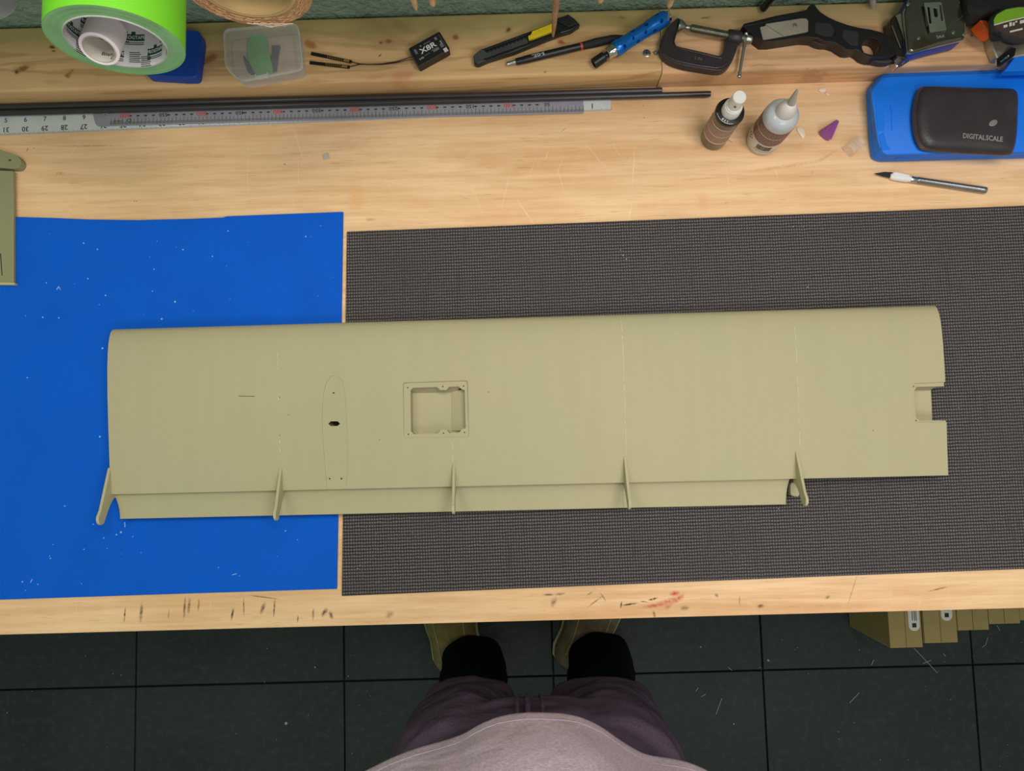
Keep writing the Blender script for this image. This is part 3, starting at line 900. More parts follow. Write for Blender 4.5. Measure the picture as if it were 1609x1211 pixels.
# ------------------------------------------------------------------ rulers
def ruler(name, label, e0, e1, L, wd, z, th, m, cat='ruler'):
    d = (e1 - e0); d.z = 0; d.normalize(); nrm = Vector((d.y, -d.x, 0))
    if nrm.y < 0: nrm = -nrm
    r = root(name, label, cat, e0)
    def at(s, v, dz=0): return Vector((e0.x, e0.y, 0)) + d * s + nrm * v + Vector((0, 0, z + th + dz))
    pts = [at(0, 0), at(L, 0), at(L, wd), at(0, wd)]
    return r, at, pts, d
z0 = BZ + .0002
r1, at1, pts, d1 = ruler('yardstick', 'long pale aluminium inch yardstick on the plywood beneath the other ruler', P(960.5, 174.0, z0), P(0, 213, z0), 1.0, .030, z0, .0012, M['alu'])
bm = nb(); plate(bm, [at1(-.0, 0), at1(.9144, 0), at1(.9144, .030), at1(0, .030)], z0, z0 + .0012); obj('blade', bm, M['alu'], r1, bevel=.0003)
ang1 = math.atan2(d1.y, d1.x)
bm = nb()
for i in range(0, 36 * 16 + 1):
    s = i * .0254 / 16
    ln = .0034 if i % 16 == 0 else (.0030 if i % 8 == 0 else (.0024 if i % 4 == 0 else .0018))
    wdt = .00022
    vs = [bm.verts.new(at1(s + a, b, .00008)) for a, b in ((-wdt, 0), (wdt, 0), (wdt, ln), (-wdt, ln))]; bm.faces.new(vs)
obj('tick_marks', bm, M['ink'], r1, smooth=0)
bm = nb()
for i in range(1, 36):
    flat_text(bm, str(i), at1(i * .0254 - .001, .0072, .0001), .0092, ang1, .02)
    flat_text(bm, str(36 - i), at1(i * .0254 - .001, .0192, .0001), .0085, ang1 + PI, .015)
obj('lettering', bm, mat('charcoal_print', (60, 62, 64), .6), r1, smooth=0)
z2 = z0 + .0014
r2, at2, pts, d2 = ruler('steel_ruler', 'grey steel millimetre ruler with red hundreds lying on the yardstick', P(917, 177.5, z2 + .001), P(150, 198.6, z2 + .001), 1.0, .030, z2, .001, M['steel_rule'])
L2 = (P(150, 198.6, z2) - P(917, 177.5, z2)).length
op = [(0, 0), (L2 - .004, 0), (L2 - .001, .003), (L2 + .001, .008), (L2 + .0025, .015), (L2 + .001, .022), (L2 - .002, .027), (L2 - .006, .030), (0, .030)]
bm = nb(); plate(bm, [at2(*q) for q in op], z2, z2 + .001, [[at2(L2 - .012 + .0035 * math.cos(a), .017 + .0028 * math.sin(a)) for a in [2 * PI * i / 14 for i in range(14)]]])
obj('blade', bm, M['steel_rule'], r2, bevel=.0002)
ang2 = math.atan2(d2.y, d2.x)
bm = nb(); mmu = L2 / 636.0
for i in range(0, 617):
    s = i * mmu
    ln = .0085 if i % 10 == 0 else (.0070 if i % 5 == 0 else .0035)
    wdt = .00016 if i % 5 else .00024
    off = .0018
    vs = [bm.verts.new(at2(s + a, b, .00008)) for a, b in ((-wdt, off), (wdt, off), (wdt, off + ln), (-wdt, off + ln))]; bm.faces.new(vs)
for a, b in ((0, .0004),):
    pass
for i in range(5, 60):
    if i % 5: 
        s = i * 10 * mmu
        vs = [bm.verts.new(at2(s + a, b, .00008)) for a, b in ((-.0019, .0120), (.0019, .0120), (.0019, .0136), (-.0019, .0136))]; bm.faces.new(vs)
obj('tick_marks', bm, M['ink'], r2, smooth=0)
bm = nb()
for i in range(50, 601, 100): flat_text(bm, str(i), at2(i * mmu - .003, .0132, .0001), .0066, ang2, .012, 1.15)
flat_text(bm, 'STAINLESS', at2(L2 - .030, .0065, .0001), .0028, ang2, .01); flat_text(bm, 'O', at2(L2 - .0245 - .02, .0070, .0001), .0075, ang2)
obj('lettering', bm, M['ink'], r2, smooth=0)
bm = nb()
for i in range(100, 601, 100): flat_text(bm, str(i), at2(i * mmu - .003, .0132, .0001), .0070, ang2, .02, 1.25)
obj('red_lettering', bm, M['red_ink'], r2, label='red hundreds numerals', smooth=0)

# carbon rods lying in front of the board
zr = z2 + .001 + .0037
bm = nb(); e1_ = P(1116, 147.5, zr); e0_ = P(-140, 181.5, zr); rod(bm, e1_, e0_, .0037, 20)
obj('carbon_rod', bm, M['carbon'], None, 'longer dark carbon rod, front one of the pair, ending near the spray bottle', 'rod', 'carbon rods along the timber', loc=e1_)
bm = nb(); e1_ = P(1040, 142.0, zr + .0002) ; e1_.y = max(e1_.y, 0); e0_ = P(-140, 172.2, zr); rod(bm, e1_, e0_, .0037, 20)
obj('carbon_rod', bm, M['carbon'], None, 'shorter dark carbon rod against the timber, behind the longer one', 'rod', 'carbon rods along the timber', loc=e1_)

def inset(pts, d):
    q = [Vector((p[0], p[1])) for p in pts]; c = sum(q, Vector((0, 0))) / len(q)
    out = []
    for v in q:
        r = (v - c); L = r.length
        out.append(c + r * max(.05, (L - d) / L))
    return out

def loft(bm, layers, mi=0):
    rings = [[bm.verts.new((p[0], p[1], z)) for p in pts] for pts, z in layers]
    for a, b in zip(rings, rings[1:]):
        n = len(a)
        for i in range(n):
            f = bm.faces.new((a[i], a[(i + 1) % n], b[(i + 1) % n], b[i])); f.material_index = mi
    bm.faces.new(list(reversed(rings[0]))).material_index = mi; bm.faces.new(rings[-1]).material_index = mi
    bmesh.ops.recalc_face_normals(bm, faces=bm.faces)
    return bm

def pxang(a, b, z):
    p, q = P(*a, z), P(*b, z)
    return math.atan2(q.y - p.y, q.x - p.x)

# ------------------------------------------------------------------ hanging tapes
def peg(x, z, ylo, rr=.004, hook=True):
    bm = nb(); rod(bm, (x, wally + .002, z), (x, ylo, z), rr, 14)
    ball(bm, (x, ylo, z), rr * 1.05)
    return obj('wall_peg', bm, M['steel'], None, None, 'peg', 'steel pegs on the wall', loc=(x, wally, z))

def ring_bm(m4, ri, ro, wd, seg=72, smi=0, omi=1):
    bm = nb()
    lathe(bm, [(ri, 0), (ri, wd)], m4, seg, smi, cap=False)
    lathe(bm, [(ro, wd), (ro, 0)], m4, seg, omi, cap=False)
    for h in (0, wd):
        rs = [ri + (ro - ri) * k / 8 for k in range(9)]
        lathe(bm, [(r, h + (.00018 * ((k * 7) % 3 - 1) if h == 0 else 0)) for k, r in enumerate(rs)], m4, seg, smi, cap=False)
    bmesh.ops.remove_doubles(bm, verts=bm.verts, dist=.00001)
    bmesh.ops.recalc_face_normals(bm, faces=bm.faces)
    return bm

def tape_roll(label, px, py, D, ro, ri, wd, m_side, m_out, m_core, core_t=.002):
    c = P(px, py, CAMZ - D)
    m4, _ = frame(c, c + Vector((0, 1, 0)), (0, 0, 1))
    r = root('tape_roll', label, 'tape roll', c)
    obj('tape', ring_bm(m4, ri + core_t, ro, wd), [m_side, m_out], r, smooth=40)
    m5 = m4 @ Matrix.Translation((0, 0, -.0006))
    obj('core', ring_bm(m5, ri, ri + core_t - .0001, wd + .0010), [m_core, m_core], r, smooth=40)
    return r, c, m4
gr, gc, gm4 = tape_roll('large lime green masking tape roll hanging above the left timber', 183, 67, .58, .0522, .0378, .048, M['lime_side'], M['lime'], M['core_white'], .0012)
rr_ = .0376
def inner(fx, fz):
    return lambda x, y: gm4 @ Vector((rr_ * math.cos(-PI / 2 - (fx + x) / rr_), rr_ * math.sin(-PI / 2 - (fx + x) / rr_), fz + y))
M['tape_green'] = mat('dark_green_print', (24, 66, 44), .6)
bmL, bmB, bmW = nb(), nb(), nb()
for (fx, fz) in [(-.040, .028), (-.022, .010), (-.005, .026), (.016, .012), (.036, .024), (.052, .007), (-.058, .014), (.072, .026)]:
    cyl_patch(bmB, gm4, rr_, -PI / 2 - (fx - .0090) / rr_, -PI / 2 - (fx + .0090) / rr_, fz - .0030, fz + .0030, 8)
    cyl_patch(bmB, gm4, rr_, -PI / 2 - (fx - .0025) / rr_, -PI / 2 - (fx + .001) / rr_, fz + .0030, fz + .0055, 3)
    rr_ -= .0001
    put_text(bmW, 'FROGTAPE', (lambda g: lambda x, y: g(x * .0038, y * .0044))(inner(fx, fz)), .01)
    rr_ += .0001
    for k in range(1, 3):
        cyl_patch(bmL, gm4, rr_, -PI / 2 - (fx - .0090) / rr_, -PI / 2 - (fx + .0085) / rr_, fz - .0034 - k * .0016, fz - .0027 - k * .0016, 6)
for (fx, fz) in [(-.031, .022), (-.014, .030), (.006, .008), (.026, .026), (.040, .009), (-.004, .012), (-.048, .006), (.062, .018)]:
    for k in range(6):
        cyl_patch(bmL, gm4, rr_, -PI / 2 - (fx - .0048) / rr_, -PI / 2 - (fx + .0038 + .001 * (k % 2)) / rr_, fz - k * .0017, fz - k * .0017 + .0007, 6)
obj('printed_block', bmB, M['tape_green'], gr, kind='stuff'); obj('printed_lines', bmL, M['ink'], gr); obj('lettering', bmW, M['white_ink'], gr, smooth=0)
o = peg(gc.x, gc.z + .0378 - .0042, gc.y + .020); o['label'] = 'steel peg carrying the lime green tape roll'
# small white roll inside it
pz = CAMZ - .588
wc = P(156, 77, pz)
ax = Vector((0, math.cos(math.radians(24)), -math.sin(math.radians(24))))
wm, _ = frame(wc, wc + ax, (0, 0, 1))
wr = root('tape_roll', 'small white tape roll sticking out of the lime green roll', 'tape roll', wc)
obj('tape', ring_bm(wm, .0130, .0156, .026, 48), [M['white_tape'], M['white_tape']], wr, smooth=40)
obj('core', ring_bm(wm @ Matrix.Translation((0, 0, -.0004)), .0122, .0129, .0265, 48), [M['label_paper'], M['core_white']], wr, smooth=40)
bm = nb(); q_ = .01205
for s_, sz, fx, fz in (('Blen', .0056, -.0010, .0090), ('C', .0064, .0050, .0035)):
    put_text(bm, s_, lambda x, y, sz=sz, fx=fx, fz=fz: wm @ Vector((q_ * math.cos(-PI / 2 - (fx + x * sz) / q_), q_ * math.sin(-PI / 2 - (fx + x * sz) / q_), fz + y * sz)), .01)
obj('lettering', bm, M['ink'], wr, smooth=0)
# brown paper roll
kr, kc, km4 = tape_roll('brown paper tape roll with frayed lower edge above the clear box', 388, -17, .64, .0580, .0400, .046, M['kraft'], M['kraft'], M['kraft_in'], .0035)
R = random.Random(11)
bm = nb()
for k in range(5):
    a = -PI / 2 + R.uniform(-.25, .25)
    pts = []
    for i in range(9):
        rr2 = .052 + .0065 * (i / 8) + R.uniform(-.001, .001)
        aa = a - (i - 4) * .06 + R.uniform(-.02, .02)
        pts.append(km4 @ Vector((rr2 * math.cos(aa), rr2 * math.sin(aa), -.0010 - R.uniform(0, .0012))))
    tube(bm, pts, .0005, 5)
for cx_ in (-PI / 2 - .16, -PI / 2 - .28):
    pts = [km4 @ Vector(((.0592 + .0018 * math.cos(t)) * math.cos(cx_ + .032 * math.sin(t)), (.0592 + .0018 * math.cos(t)) * math.sin(cx_ + .032 * math.sin(t)), -.001)) for t in [2 * PI * i / 12 for i in range(11)]]
    tube(bm, pts, .0005, 5)
obj('frayed_fibre', bm, M['fibre'], kr, kind='stuff')
# ragged layered edge
bm = nb()
for i in range(170):
    a = -PI / 2 + R.uniform(-1.6, 1.6); r0 = R.uniform(.045, .0565); da = R.uniform(.04, .14)
    pts = [km4 @ Vector(((r0) * math.cos(a + da * k / 3), (r0) * math.sin(a + da * k / 3), -.0003 - .0003 * R.random())) for k in range(4)]
    tube(bm, pts, .00035, 4)
obj('ragged_layers', bm, mat('kraft_torn', (226, 180, 134), .8), kr, kind='stuff')
o = peg(kc.x, kc.z + .0400 - .0042, kc.y - .006); o['label'] = 'steel peg carrying the brown paper tape roll'
# two film rolls further left
r_, c_, m_ = tape_roll('clear film tape roll cut by the top left frame corner', -98, -26, .60, .0560, .0400, .040, M['clear_film'], M['lead_grey'], M['lead_grey'], .002)
o = peg(c_.x, c_.z + .0400 - .0042, c_.y - .006); o['label'] = 'steel peg carrying the clear film tape roll'
r_, c_, m_ = tape_roll('dark blue film roll with grey rim behind the lime green roll', 132, -26, .64, .0600, .0380, .024, M['clear_film'], M['lead_grey'], M['lead_grey'], .002)
bm = nb(); lathe(bm, [(.0400, -.0006), (.0500, -.0008)], m_, 64, cap=False); lathe(bm, [(.0402, .012), (.0500, .012)], m_, 64, cap=False)
obj('blue_layers', bm, M['blue_roll'], r_)
o = peg(c_.x, c_.z + .0380 - .0042, c_.y - .006); o['label'] = 'steel peg carrying the dark blue film roll'

# shelf above, out of the frame, carrying the hanging sticks
bm = nb(); box(bm, (0, wally - .075, BZ + .62), (2.2, .15, .018))
obj('wall_shelf', bm, M['plain_wood'], None, 'narrow pine wall shelf above the timber boards', 'shelf', bevel=.001, loc=(0, wally, BZ + .62))
def stick(tip, D, r, label, lean=(0, 0), tiplen=.02, chisel=False, m=M['wood_stick']):
    p = P(tip[0], tip[1], CAMZ - D)
    top = Vector((p.x + lean[0], min(p.y + lean[1], wally - .012), BZ + .6112))
    t = root('wooden_stick', label, 'stick', top, 'wooden sticks hanging under the wall shelf')
    d = (top - p)
    n = 10
    pts = [p + d * (i / n) for i in range(1, n + 1)]
    k = d.normalized() * tiplen
    bm = nb(); tube(bm, [p, p + k * .3, p + k] + [q for q in pts if (q - p).length > tiplen * 1.3], [r * .35, r * .7, r] + [r * 1.05] * len([q for q in pts if (q - p).length > tiplen * 1.3]), 8)
    obj('shaft', bm, m, t)
    return t, p, top
stick((654, 15), .80, .0040, 'thick pale stick tip with slanted end above the black receiver', (-.012, -.0))
stick((681, 9), .80, .0038, 'short blunt pale stick tip right of the slanted one', (-.002, 0), .006)
t, p, top = stick((869, 57), .785, .0034, 'long brown pointed stick hanging over the yellow-slider knife', (.001, 0), .05, m=mat('brown_stick', (166, 124, 92), .6, var=.25, vs=150))
stick((943, 4), .80, .0034, 'very short stick tip above the black pen', (0, 0), .005)
t, p, top = stick((1051, 11), .80, .0034, 'pale stick with thin metal tip above the blue nut driver', (.001, 0), .006)
bm = nb(); rod(bm, p + Vector((0, 0, .004)), P(1050, 32, CAMZ - .835), .0016, 10, .0007); obj('metal_tip', bm, M['steel'], t)
# black and grey cables on the wall at right
for (a, b, r, m, lb) in [((1199, 14), (1224, -14), .0045, M['black_plastic'], 'flat black strap end against the wall above the clamp'), ((1372, 9), (1330, -12), .0035, M['lead_grey'], 'grey braided cable end against the wall above the black knife')]:
    p0 = P(*a, TB + .005); p1 = P(*b, TB + .02)
    p0.y = min(p0.y, wally - .006); p1 = Vector((p1.x, wally - .006, BZ + .12))
    bm = nb(); tube(bm, [p0, p0.lerp(p1, .3), p0.lerp(p1, .6), p1], r, 8)
    obj('cable', bm, m, None, lb, 'cable', loc=p0)

# ------------------------------------------------------------------ things on the left timber board
bm = nb()
loft(bm, [(PX(round_poly([(228, 40), (300, 46), (314, 49), (316, 62), (308, 121.5), (288, 122), (228, 118)], 6), TB + .016), TB + .0004), (PX(round_poly([(228, 40), (300, 46), (314, 49), (316, 62), (308, 121.5), (288, 122), (228, 118)], 6), TB + .016), TB + .014), (inset(PX(round_poly([(228, 40), (300, 46), (314, 49), (316, 62), (308, 121.5), (288, 122), (228, 118)], 6), TB + .016), .0015), TB + .0158)])
obj('plastic_case', bm, M['blue_slab'], None, 'deep blue plastic slab mostly hidden under the lime green tape roll', 'case', loc=P(290, 90, TB))
# loose screw
s0, s1 = P(104, 121, TB + .003), P(115, 109, TB + .0015)
t = root('wood_screw', 'tiny brass-coloured screw on the timber below the lime tape', 'screw', P(110, 115, TB))
bm = nb(); rod(bm, s0.lerp(s1, .1), s1, .0011, 8, .0003); obj('shank', bm, M['gold'], t)
bm = nb(); m_, L_ = frame(s0, s1); lathe(bm, [(.0005, -.0006), (.0022, 0), (.0022, .0006), (.001, .003)], m_, 12); obj('head', bm, M['gold'], t)

# clear box
cb = root('plastic_box', 'small hinged clear plastic box holding a green shape and dark blades', 'box', P(414, 85, TB))
zt = TB + .024
topo = round_poly([(350, 45), (468, 35), (476, 108), (377, 127), (353, 106)], 11, 5)
boto = round_poly([(352, 49), (470, 39), (478, 112), (372, 131), (354, 110)], 11, 5)
T_ = [Vector((p.x, p.y)) for p in PX(topo, zt)]
Bt = inset(T_, .0016)
bm = nb(); plate(bm, Bt, TB + .0003, TB + .0010); obj('base', bm, M['frost'], cb)
bm = nb(); plate(bm, inset(T_, .0018), TB + .0010, zt - .0050, [inset(T_, .0028)]); obj('wall', bm, M['frost'], cb)
bm = nb(); plate(bm, T_, zt - .0048, zt - .0008, [inset(T_, .0012)]); obj('rim', bm, M['frost_rim'], cb, bevel=.0003)
bm = nb(); plate(bm, T_, zt - .0008, zt); obj('lid', bm, M['frost'], cb, bevel=.0004)
bm = nb(); a_ = pxang((378, 127), (476, 110), zt); box(bm, P(411, 121, zt - .002), (.016, .0035, .0050), a_); box(bm, P(403, 120.5, zt - .001), (.0015, .0045, .0060), a_); box(bm, P(421, 117.5, zt - .001), (.0015, .0045, .0060), a_)
obj('latch', bm, M['frost_rim'], cb, bevel=.0004)
fl_ = TB + .0012
bm = nb(); plate(bm, PX(smooth_poly([(392, 56), (403, 54), (417, 56), (421, 72), (424, 90), (428, 113), (412, 117), (400, 114), (391, 96), (388, 75)]), fl_ + .003), fl_, fl_ + .003)
obj('plastic_shape', bm, M['green_leaf'], None, 'green plastic oval lying inside the clear box', 'plastic piece', bevel=.0006, loc=P(406, 88, fl_))
bm = nb(); plate(bm, PX([(382, 85), (388, 94), (396, 105), (400, 114), (396, 117), (389, 112), (385, 100)], fl_ + .003), fl_, fl_ + .003)
obj('blade', bm, M['navy'], None, 'pointed dark blade lying left of the green oval in the box', 'blade', bevel=.0004, loc=P(390, 100, fl_))
bm = nb(); plate(bm, PX([(427, 71), (440, 71), (438, 82), (436, 96), (434, 111), (429, 112), (428, 98), (425, 90), (427, 82)], fl_ + .003), fl_, fl_ + .003, [PX([(430 + math.cos(a) * 1.1, 77 + math.sin(a) * 1.6) for a in [PI * i / 4 for i in range(8)]], fl_ + .003), PX([(435.5 + math.cos(a) * 1.1, 77 + math.sin(a) * 1.6) for a in [PI * i / 4 for i in range(8)]], fl_ + .003)])
obj('blade', bm, M['navy'], None, 'square-ended dark blade with two holes right of the green oval', 'blade', bevel=.0004, loc=P(432, 90, fl_))

# receiver
rx = root('radio_receiver', 'small black radio receiver box with white lettering and two antenna strips', 'receiver', P(675, 85, TB))
zr_ = TB + .0145
q = [(642, 76), (690.5, 49), (706, 75.5), (657.5, 102)]
rq = [Vector((p.x, p.y)) for p in PX([(642, 76), (690.5, 49), (707, 77), (658, 104)], zr_)]
bm = nb(); plate(bm, round_poly(rq, .0015, 2), TB + .0003, zr_); obj('body', bm, M['black_plastic'], rx, bevel=.0006)
a_ = pxang((642, 76), (690.5, 49), zr_)
ux = Vector((math.cos(a_), math.sin(a_), 0)); uy = Vector((-math.sin(a_), math.cos(a_), 0))
cc_ = P(674.5, 76, zr_ + .0001)
bm = nb(); box(bm, cc_ + Vector((0, 0, -.0001)), (.0415, .0225, .0003), a_); obj('label_sticker', bm, M['ink'], rx)
bm = nb()
zz = Vector((0, 0, .0002))
flat_text(bm, 'X8R', cc_ + zz - ux * .001 + uy * .0012, .0095, a_, .02, 1.25)
flat_text(bm, '2.4G', cc_ + zz - ux * .0145 - uy * .0065, .0030, a_, .01); flat_text(bm, 'SBUS', cc_ + zz + ux * .0165 - uy * .001, .0028, a_ + PI / 2, .01)
obj('lettering', bm, M['white_ink'], rx, smooth=0)
bm = nb()
for (sx_, sy_, w_, h_) in [(-.0165, .0045, .0028, .0065), (.013, .007, .0030, .0040), (-.006, -.0055, .008, .0006), (.0055, -.0040, .0095, .0008), (.0065, -.0060, .0080, .0022), (.0155, -.0045, .0040, .0050), (.001, .0078, .0095, .0009)] + [(.0190, .0085 - k * .0024, .0008, .0011) for k in range(8)]:
    box(bm, cc_ + ux * sx_ + uy * sy_ + Vector((0, 0, .0001)), (w_, h_, .0002), a_)
obj('printed_lines', bm, M['grey_ink'], rx)
bm = nb(); box(bm, cc_ + ux * .0165 - uy * .0120 + Vector((0, 0, .0002)), (.0048, .0052, .0006), a_); obj('white_sticker', bm, M['label_paper'], rx)
bm = nb(); ball(bm, cc_ - ux * .0078 + uy * .0080, .0011, (1.2, 1, .3)); obj('green_emblem', bm, M['green_leaf'], rx)
bm = nb()
for k in range(8): box(bm, Vector((rq[1].x + rq[2].x, rq[1].y + rq[2].y, 0)) / 2 + Vector((0, 0, TB + .007)) + uy * (-.0088 + k * .0025) + ux * .0002, (.0012, .0015, .0075), a_)
obj('pin_row', bm, M['gold'], rx, kind='stuff')
for (A, B, wend) in [((489, 84), (551, 97), (647, 89.5)), ((486.7, 98.3), (548, 105.5), (649, 93.5))]:
    a0, b0 = P(*A, TB + .0012), P(*B, TB + .0012)
    an = math.atan2(b0.y - a0.y, b0.x - a0.x); L_ = (b0 - a0).length; mid = a0.lerp(b0, .5)
    ant = None
    bm = nb(); box(bm, mid, (L_, .0042, .0008), an); ant = obj('antenna', bm, M['black_plastic'], rx)
    d_ = (b0 - a0).normalized()
    bm = nb()
    for k in range(9): box(bm, a0 + d_ * (L_ * (.42 + k * .045)) + Vector((0, 0, .0005)), (.0006, .0036, .0002), an + .35)
    obj('copper_trace', bm, M['gold'], rx, kind='stuff')
    bm = nb(); box(bm, a0 + d_ * (L_ * .90) + Vector((0, 0, .0005)), (.008, .0030, .0005), an); obj('gold_pad', bm, M['gold'], rx)
    bm = nb(); box(bm, b0 + Vector((0, 0, .0003)), (.003, .0034, .0022), an); obj('connector', bm, M['black_plastic'], rx, bevel=.0003)
    e = P(*wend, TB + .006)
    off = 0 if A[1] < 90 else 1.5
    way = [b0 + Vector((0, 0, .0005)), P(565, 100.5 + off * .4, TB + .001), P(580, 101.2, TB + .001 + .0006 * (off > 0)), P(600, 100.5 + off * .5, TB + .0015), P(622, 97 + off, TB + .003), P(636, 92.5 + off * 1.6, TB + .005), e]
    bm = nb(); tube(bm, way, .00055, 6); obj('wire', bm, M['black_plastic'], rx)

# snap-off knife
kz = TB + .011
kn = root('snap_off_knife', 'black snap-off knife with a bright yellow slider', 'knife', P(830, 62, TB))
out = [(745, 99), (743.5, 86), (749, 82), (757, 76), (868, 34.5), (876, 27), (893, 21.5), (902, 27), (912, 37.5), (897.5, 47), (880, 52), (858, 60.5), (810, 80), (767, 93.5), (752, 100)]
bm = nb(); plate(bm, PX(out, kz), TB + .0004, kz - .0012); obj('handle', bm, M['black_plastic'], kn, bevel=.0015)
bm = nb(); plate(bm, PX([(757, 77.5), (868, 36), (869, 38.5), (759, 80)], kz), kz - .0014, kz); plate(bm, PX([(762, 92), (880, 49.5), (881, 52), (765, 95)], kz), kz - .0014, kz); obj('rail', bm, M['black_plastic'], kn, bevel=.0004)
bm = nb(); plate(bm, PX([(760, 83), (827, 58.5), (830, 67), (763, 91), (757, 90)], kz), kz - .0012, kz - .0006); obj('blade_channel', bm, M['grey_plastic'], kn)
bm = nb()
for k in range(11):
    x = 764 + k * 6; y = 80.5 - k * 2.25
    plate(bm, PX([(x, y), (x + 3, y - 1.1), (x + 4, y + 1.4), (x + 1, y + 2.5)], kz), kz - .0012, kz - .0002)
obj('ratchet_tooth', bm, M['black_plastic'], kn, kind='stuff')
bm = nb(); plate(bm, PX([(744.5, 86.5), (757, 76.5), (766, 83), (758, 97), (750, 99.5), (745.5, 97)], kz), kz - .0014, kz + .0002); obj('nose', bm, M['grey_plastic'], kn, bevel=.0006)
bm = nb(); plate(bm, PX([(829.5, 56), (834, 54), (836, 48.5), (868, 36), (870.5, 47.5), (839, 59.5), (831, 61.5)], kz + .004), kz - .001, kz + .0040)
yl = obj('slider', bm, M['yellow'], kn, bevel=.0008)
bm = nb()
for k in range(5):
    x = 842 + k * 5.2; y = 49.6 - k * 2.0
    plate(bm, PX([(x - .6, y - 2.4), (x + .6, y - 2.9), (x + 2.4, y + 3.0), (x + 1.2, y + 3.5)], kz + .0047), kz + .0038, kz + .0046)
obj('grip_ridge', bm, M['yellow'], yl, kind='stuff')
bm = nb(); plate(bm, PX([(873, 31), (893, 22.5), (910, 37), (893, 43)], kz), kz - .0012, kz + .0006); obj('end_cap', bm, M['black_matte'], kn, bevel=.0008)

# pen
pz_ = TB + .0052
pen = root('pen', 'black click pen with a thin red ring, tip under the nut driver', 'pen', P(880, 80, TB))
A, B = P(797, 100.5, pz_), P(976, 57.5, pz_)
m_, L_ = frame(A, B)
def seg(name, prof, mt, parent, mm=None, sg=24): 
    bm = nb(); lathe(bm, [(r, h * (L_ if mm is None else 1)) for r, h in prof], m_ if mm is None else mm, sg); return obj(name, bm, mt, parent)
seg('clicker', [(.0012, -.001 / L_), (.0024, 0), (.0025, .075), (.0028, .078)], M['steel'], pen)
seg('collar', [(.0028, .072), (.0040, .076), (.0043, .095), (.0043, .13)], M['black_plastic'], pen)
seg('barrel', [(.0043, .13), (.0047, .16), (.0047, .35), (.0045, .64)], M['black_plastic'], pen)
seg('red_ring', [(.0047, .640), (.0047, .658)], M['red'], pen)
seg('grip', [(.0045, .658), (.0050, .72), (.0054, .78), (.0050, .84), (.0046, .88), (.0047, .92)], M['black_matte'], pen)
seg('tip', [(.0045, .92), (.0036, .96), (.0012, 1.02), (.0006, 1.05)], M['black_plastic'], pen)
bm = nb()
def on_pen(fx, sz, phi):
    return lambda x, y: m_ @ Vector((.00485 * math.cos(phi + y * sz / .0048), .00485 * math.sin(phi + y * sz / .0048), fx - x * sz))
_t = m_.to_3x3().transposed() @ Vector((0, -.25, 1)); phi = math.atan2(_t.y, _t.x)
vs_, fs_ = glyphs('S-GEL', .01)
put_text(bm, 'S-GEL', lambda x, y: m_ @ Vector((.00485 * math.cos(phi - .25 + y * .0052 / .0048), .00485 * math.sin(phi - .25 + y * .0052 / .0048), .27 * L_ - x * .0052 * 1.25)), .01)
obj('lettering', bm, M['white_ink'], pen, smooth=0)

# nut driver
nd = root('nut_driver', 'blue anodised nut driver with drilled handle and black socket', 'nut driver', P(1000, 60, TB))
ndz = TB + .0105
A, B = P(962, 80.5, ndz), P(1048, 26.5, ndz)
m_, L_ = frame(A, B)
h_ = seg('handle', [(.0090, .04), (.0098, .06), (.0098, .14), (.0088, .22), (.0086, .62), (.0092, .72), (.0098, .80), (.0098, .93), (.0086, .985), (.0060, 1.0)], M['blue_metal'], nd, sg=36)
for (s_, ph) in [(.16, .5), (.16, -1.2), (.33, .1), (.40, -.9), (.40, 1.1), (.55, .35), (.62, -.55), (.70, 1.0), (.84, .2), (.84, -1.0), (.30, 1.9), (.55, 2.2)]:
    _t = m_.to_3x3().transposed() @ Vector((.25, -.1, 1)); b0 = math.atan2(_t.y, _t.x) + ph
    dr = m_.to_3x3() @ Vector((math.cos(b0), math.sin(b0), 0)); c_ = m_ @ Vector((0, 0, s_ * L_))
    bm = nb(); rod(bm, c_ + dr * .0035, c_ + dr * .02, .0026, 14); boolean(h_, bm)
seg('end_cap', [(.0060, .995), (.0068, 1.0), (.0066, 1.03), (.0045, 1.04)], M['chrome'], nd)
seg('collar', [(.0060, -.10), (.0072, -.09), (.0072, -.02), (.0078, 0), (.0078, .045)], M['chrome'], nd, sg=24)
m2, L2_ = frame(P(963, 80, ndz), P(936, 98, TB + .0078))
bm = nb(); lathe(bm, [(.0036, 0), (.0036, L2_ * .7)], m2, 16); obj('shaft', bm, M['black_plastic'], nd)
bm = nb(); e_ = L2_ * 1.12; lathe(bm, [(.0040, L2_ * .45), (.0064, L2_ * .52), (.0066, e_), (.0048, e_), (.0048, e_ - .006), (0, e_ - .006)], m2, 24); obj('socket', bm, M['black_plastic'], nd)

# clamp
cl = root('g_clamp', 'dark iron G-clamp with zinc screw and T-bar lying on the timber', 'clamp', P(1100, 70, TB))
cz = TB + .013
outer = smooth_poly([(1064.5, 27.5), (1056, 36), (1048, 46), (1041.5, 56), (1037.5, 68), (1037, 76), (1040, 84.5), (1048.5, 93), (1060, 98.5), (1075, 103), (1100, 107.5), (1124, 111.2), (1137, 110), (1146, 103), (1151.5, 94), (1157, 80), (1161, 66), (1163, 50), (1161, 46.5), (1146, 45), (1143.5, 49), (1141.5, 57), (1140, 70), (1137, 82), (1133, 86), (1128, 86.8), (1110, 82.5), (1075, 74.5), (1064, 71.5), (1060, 67), (1060, 58), (1064, 48), (1068, 38), (1070, 31)], 2)
bm = nb(); plate(bm, PX(outer, cz), TB + .0006, cz); frm = obj('frame', bm, M['cast_iron'], cl, bevel=.0018, seg=3)
bm = nb()
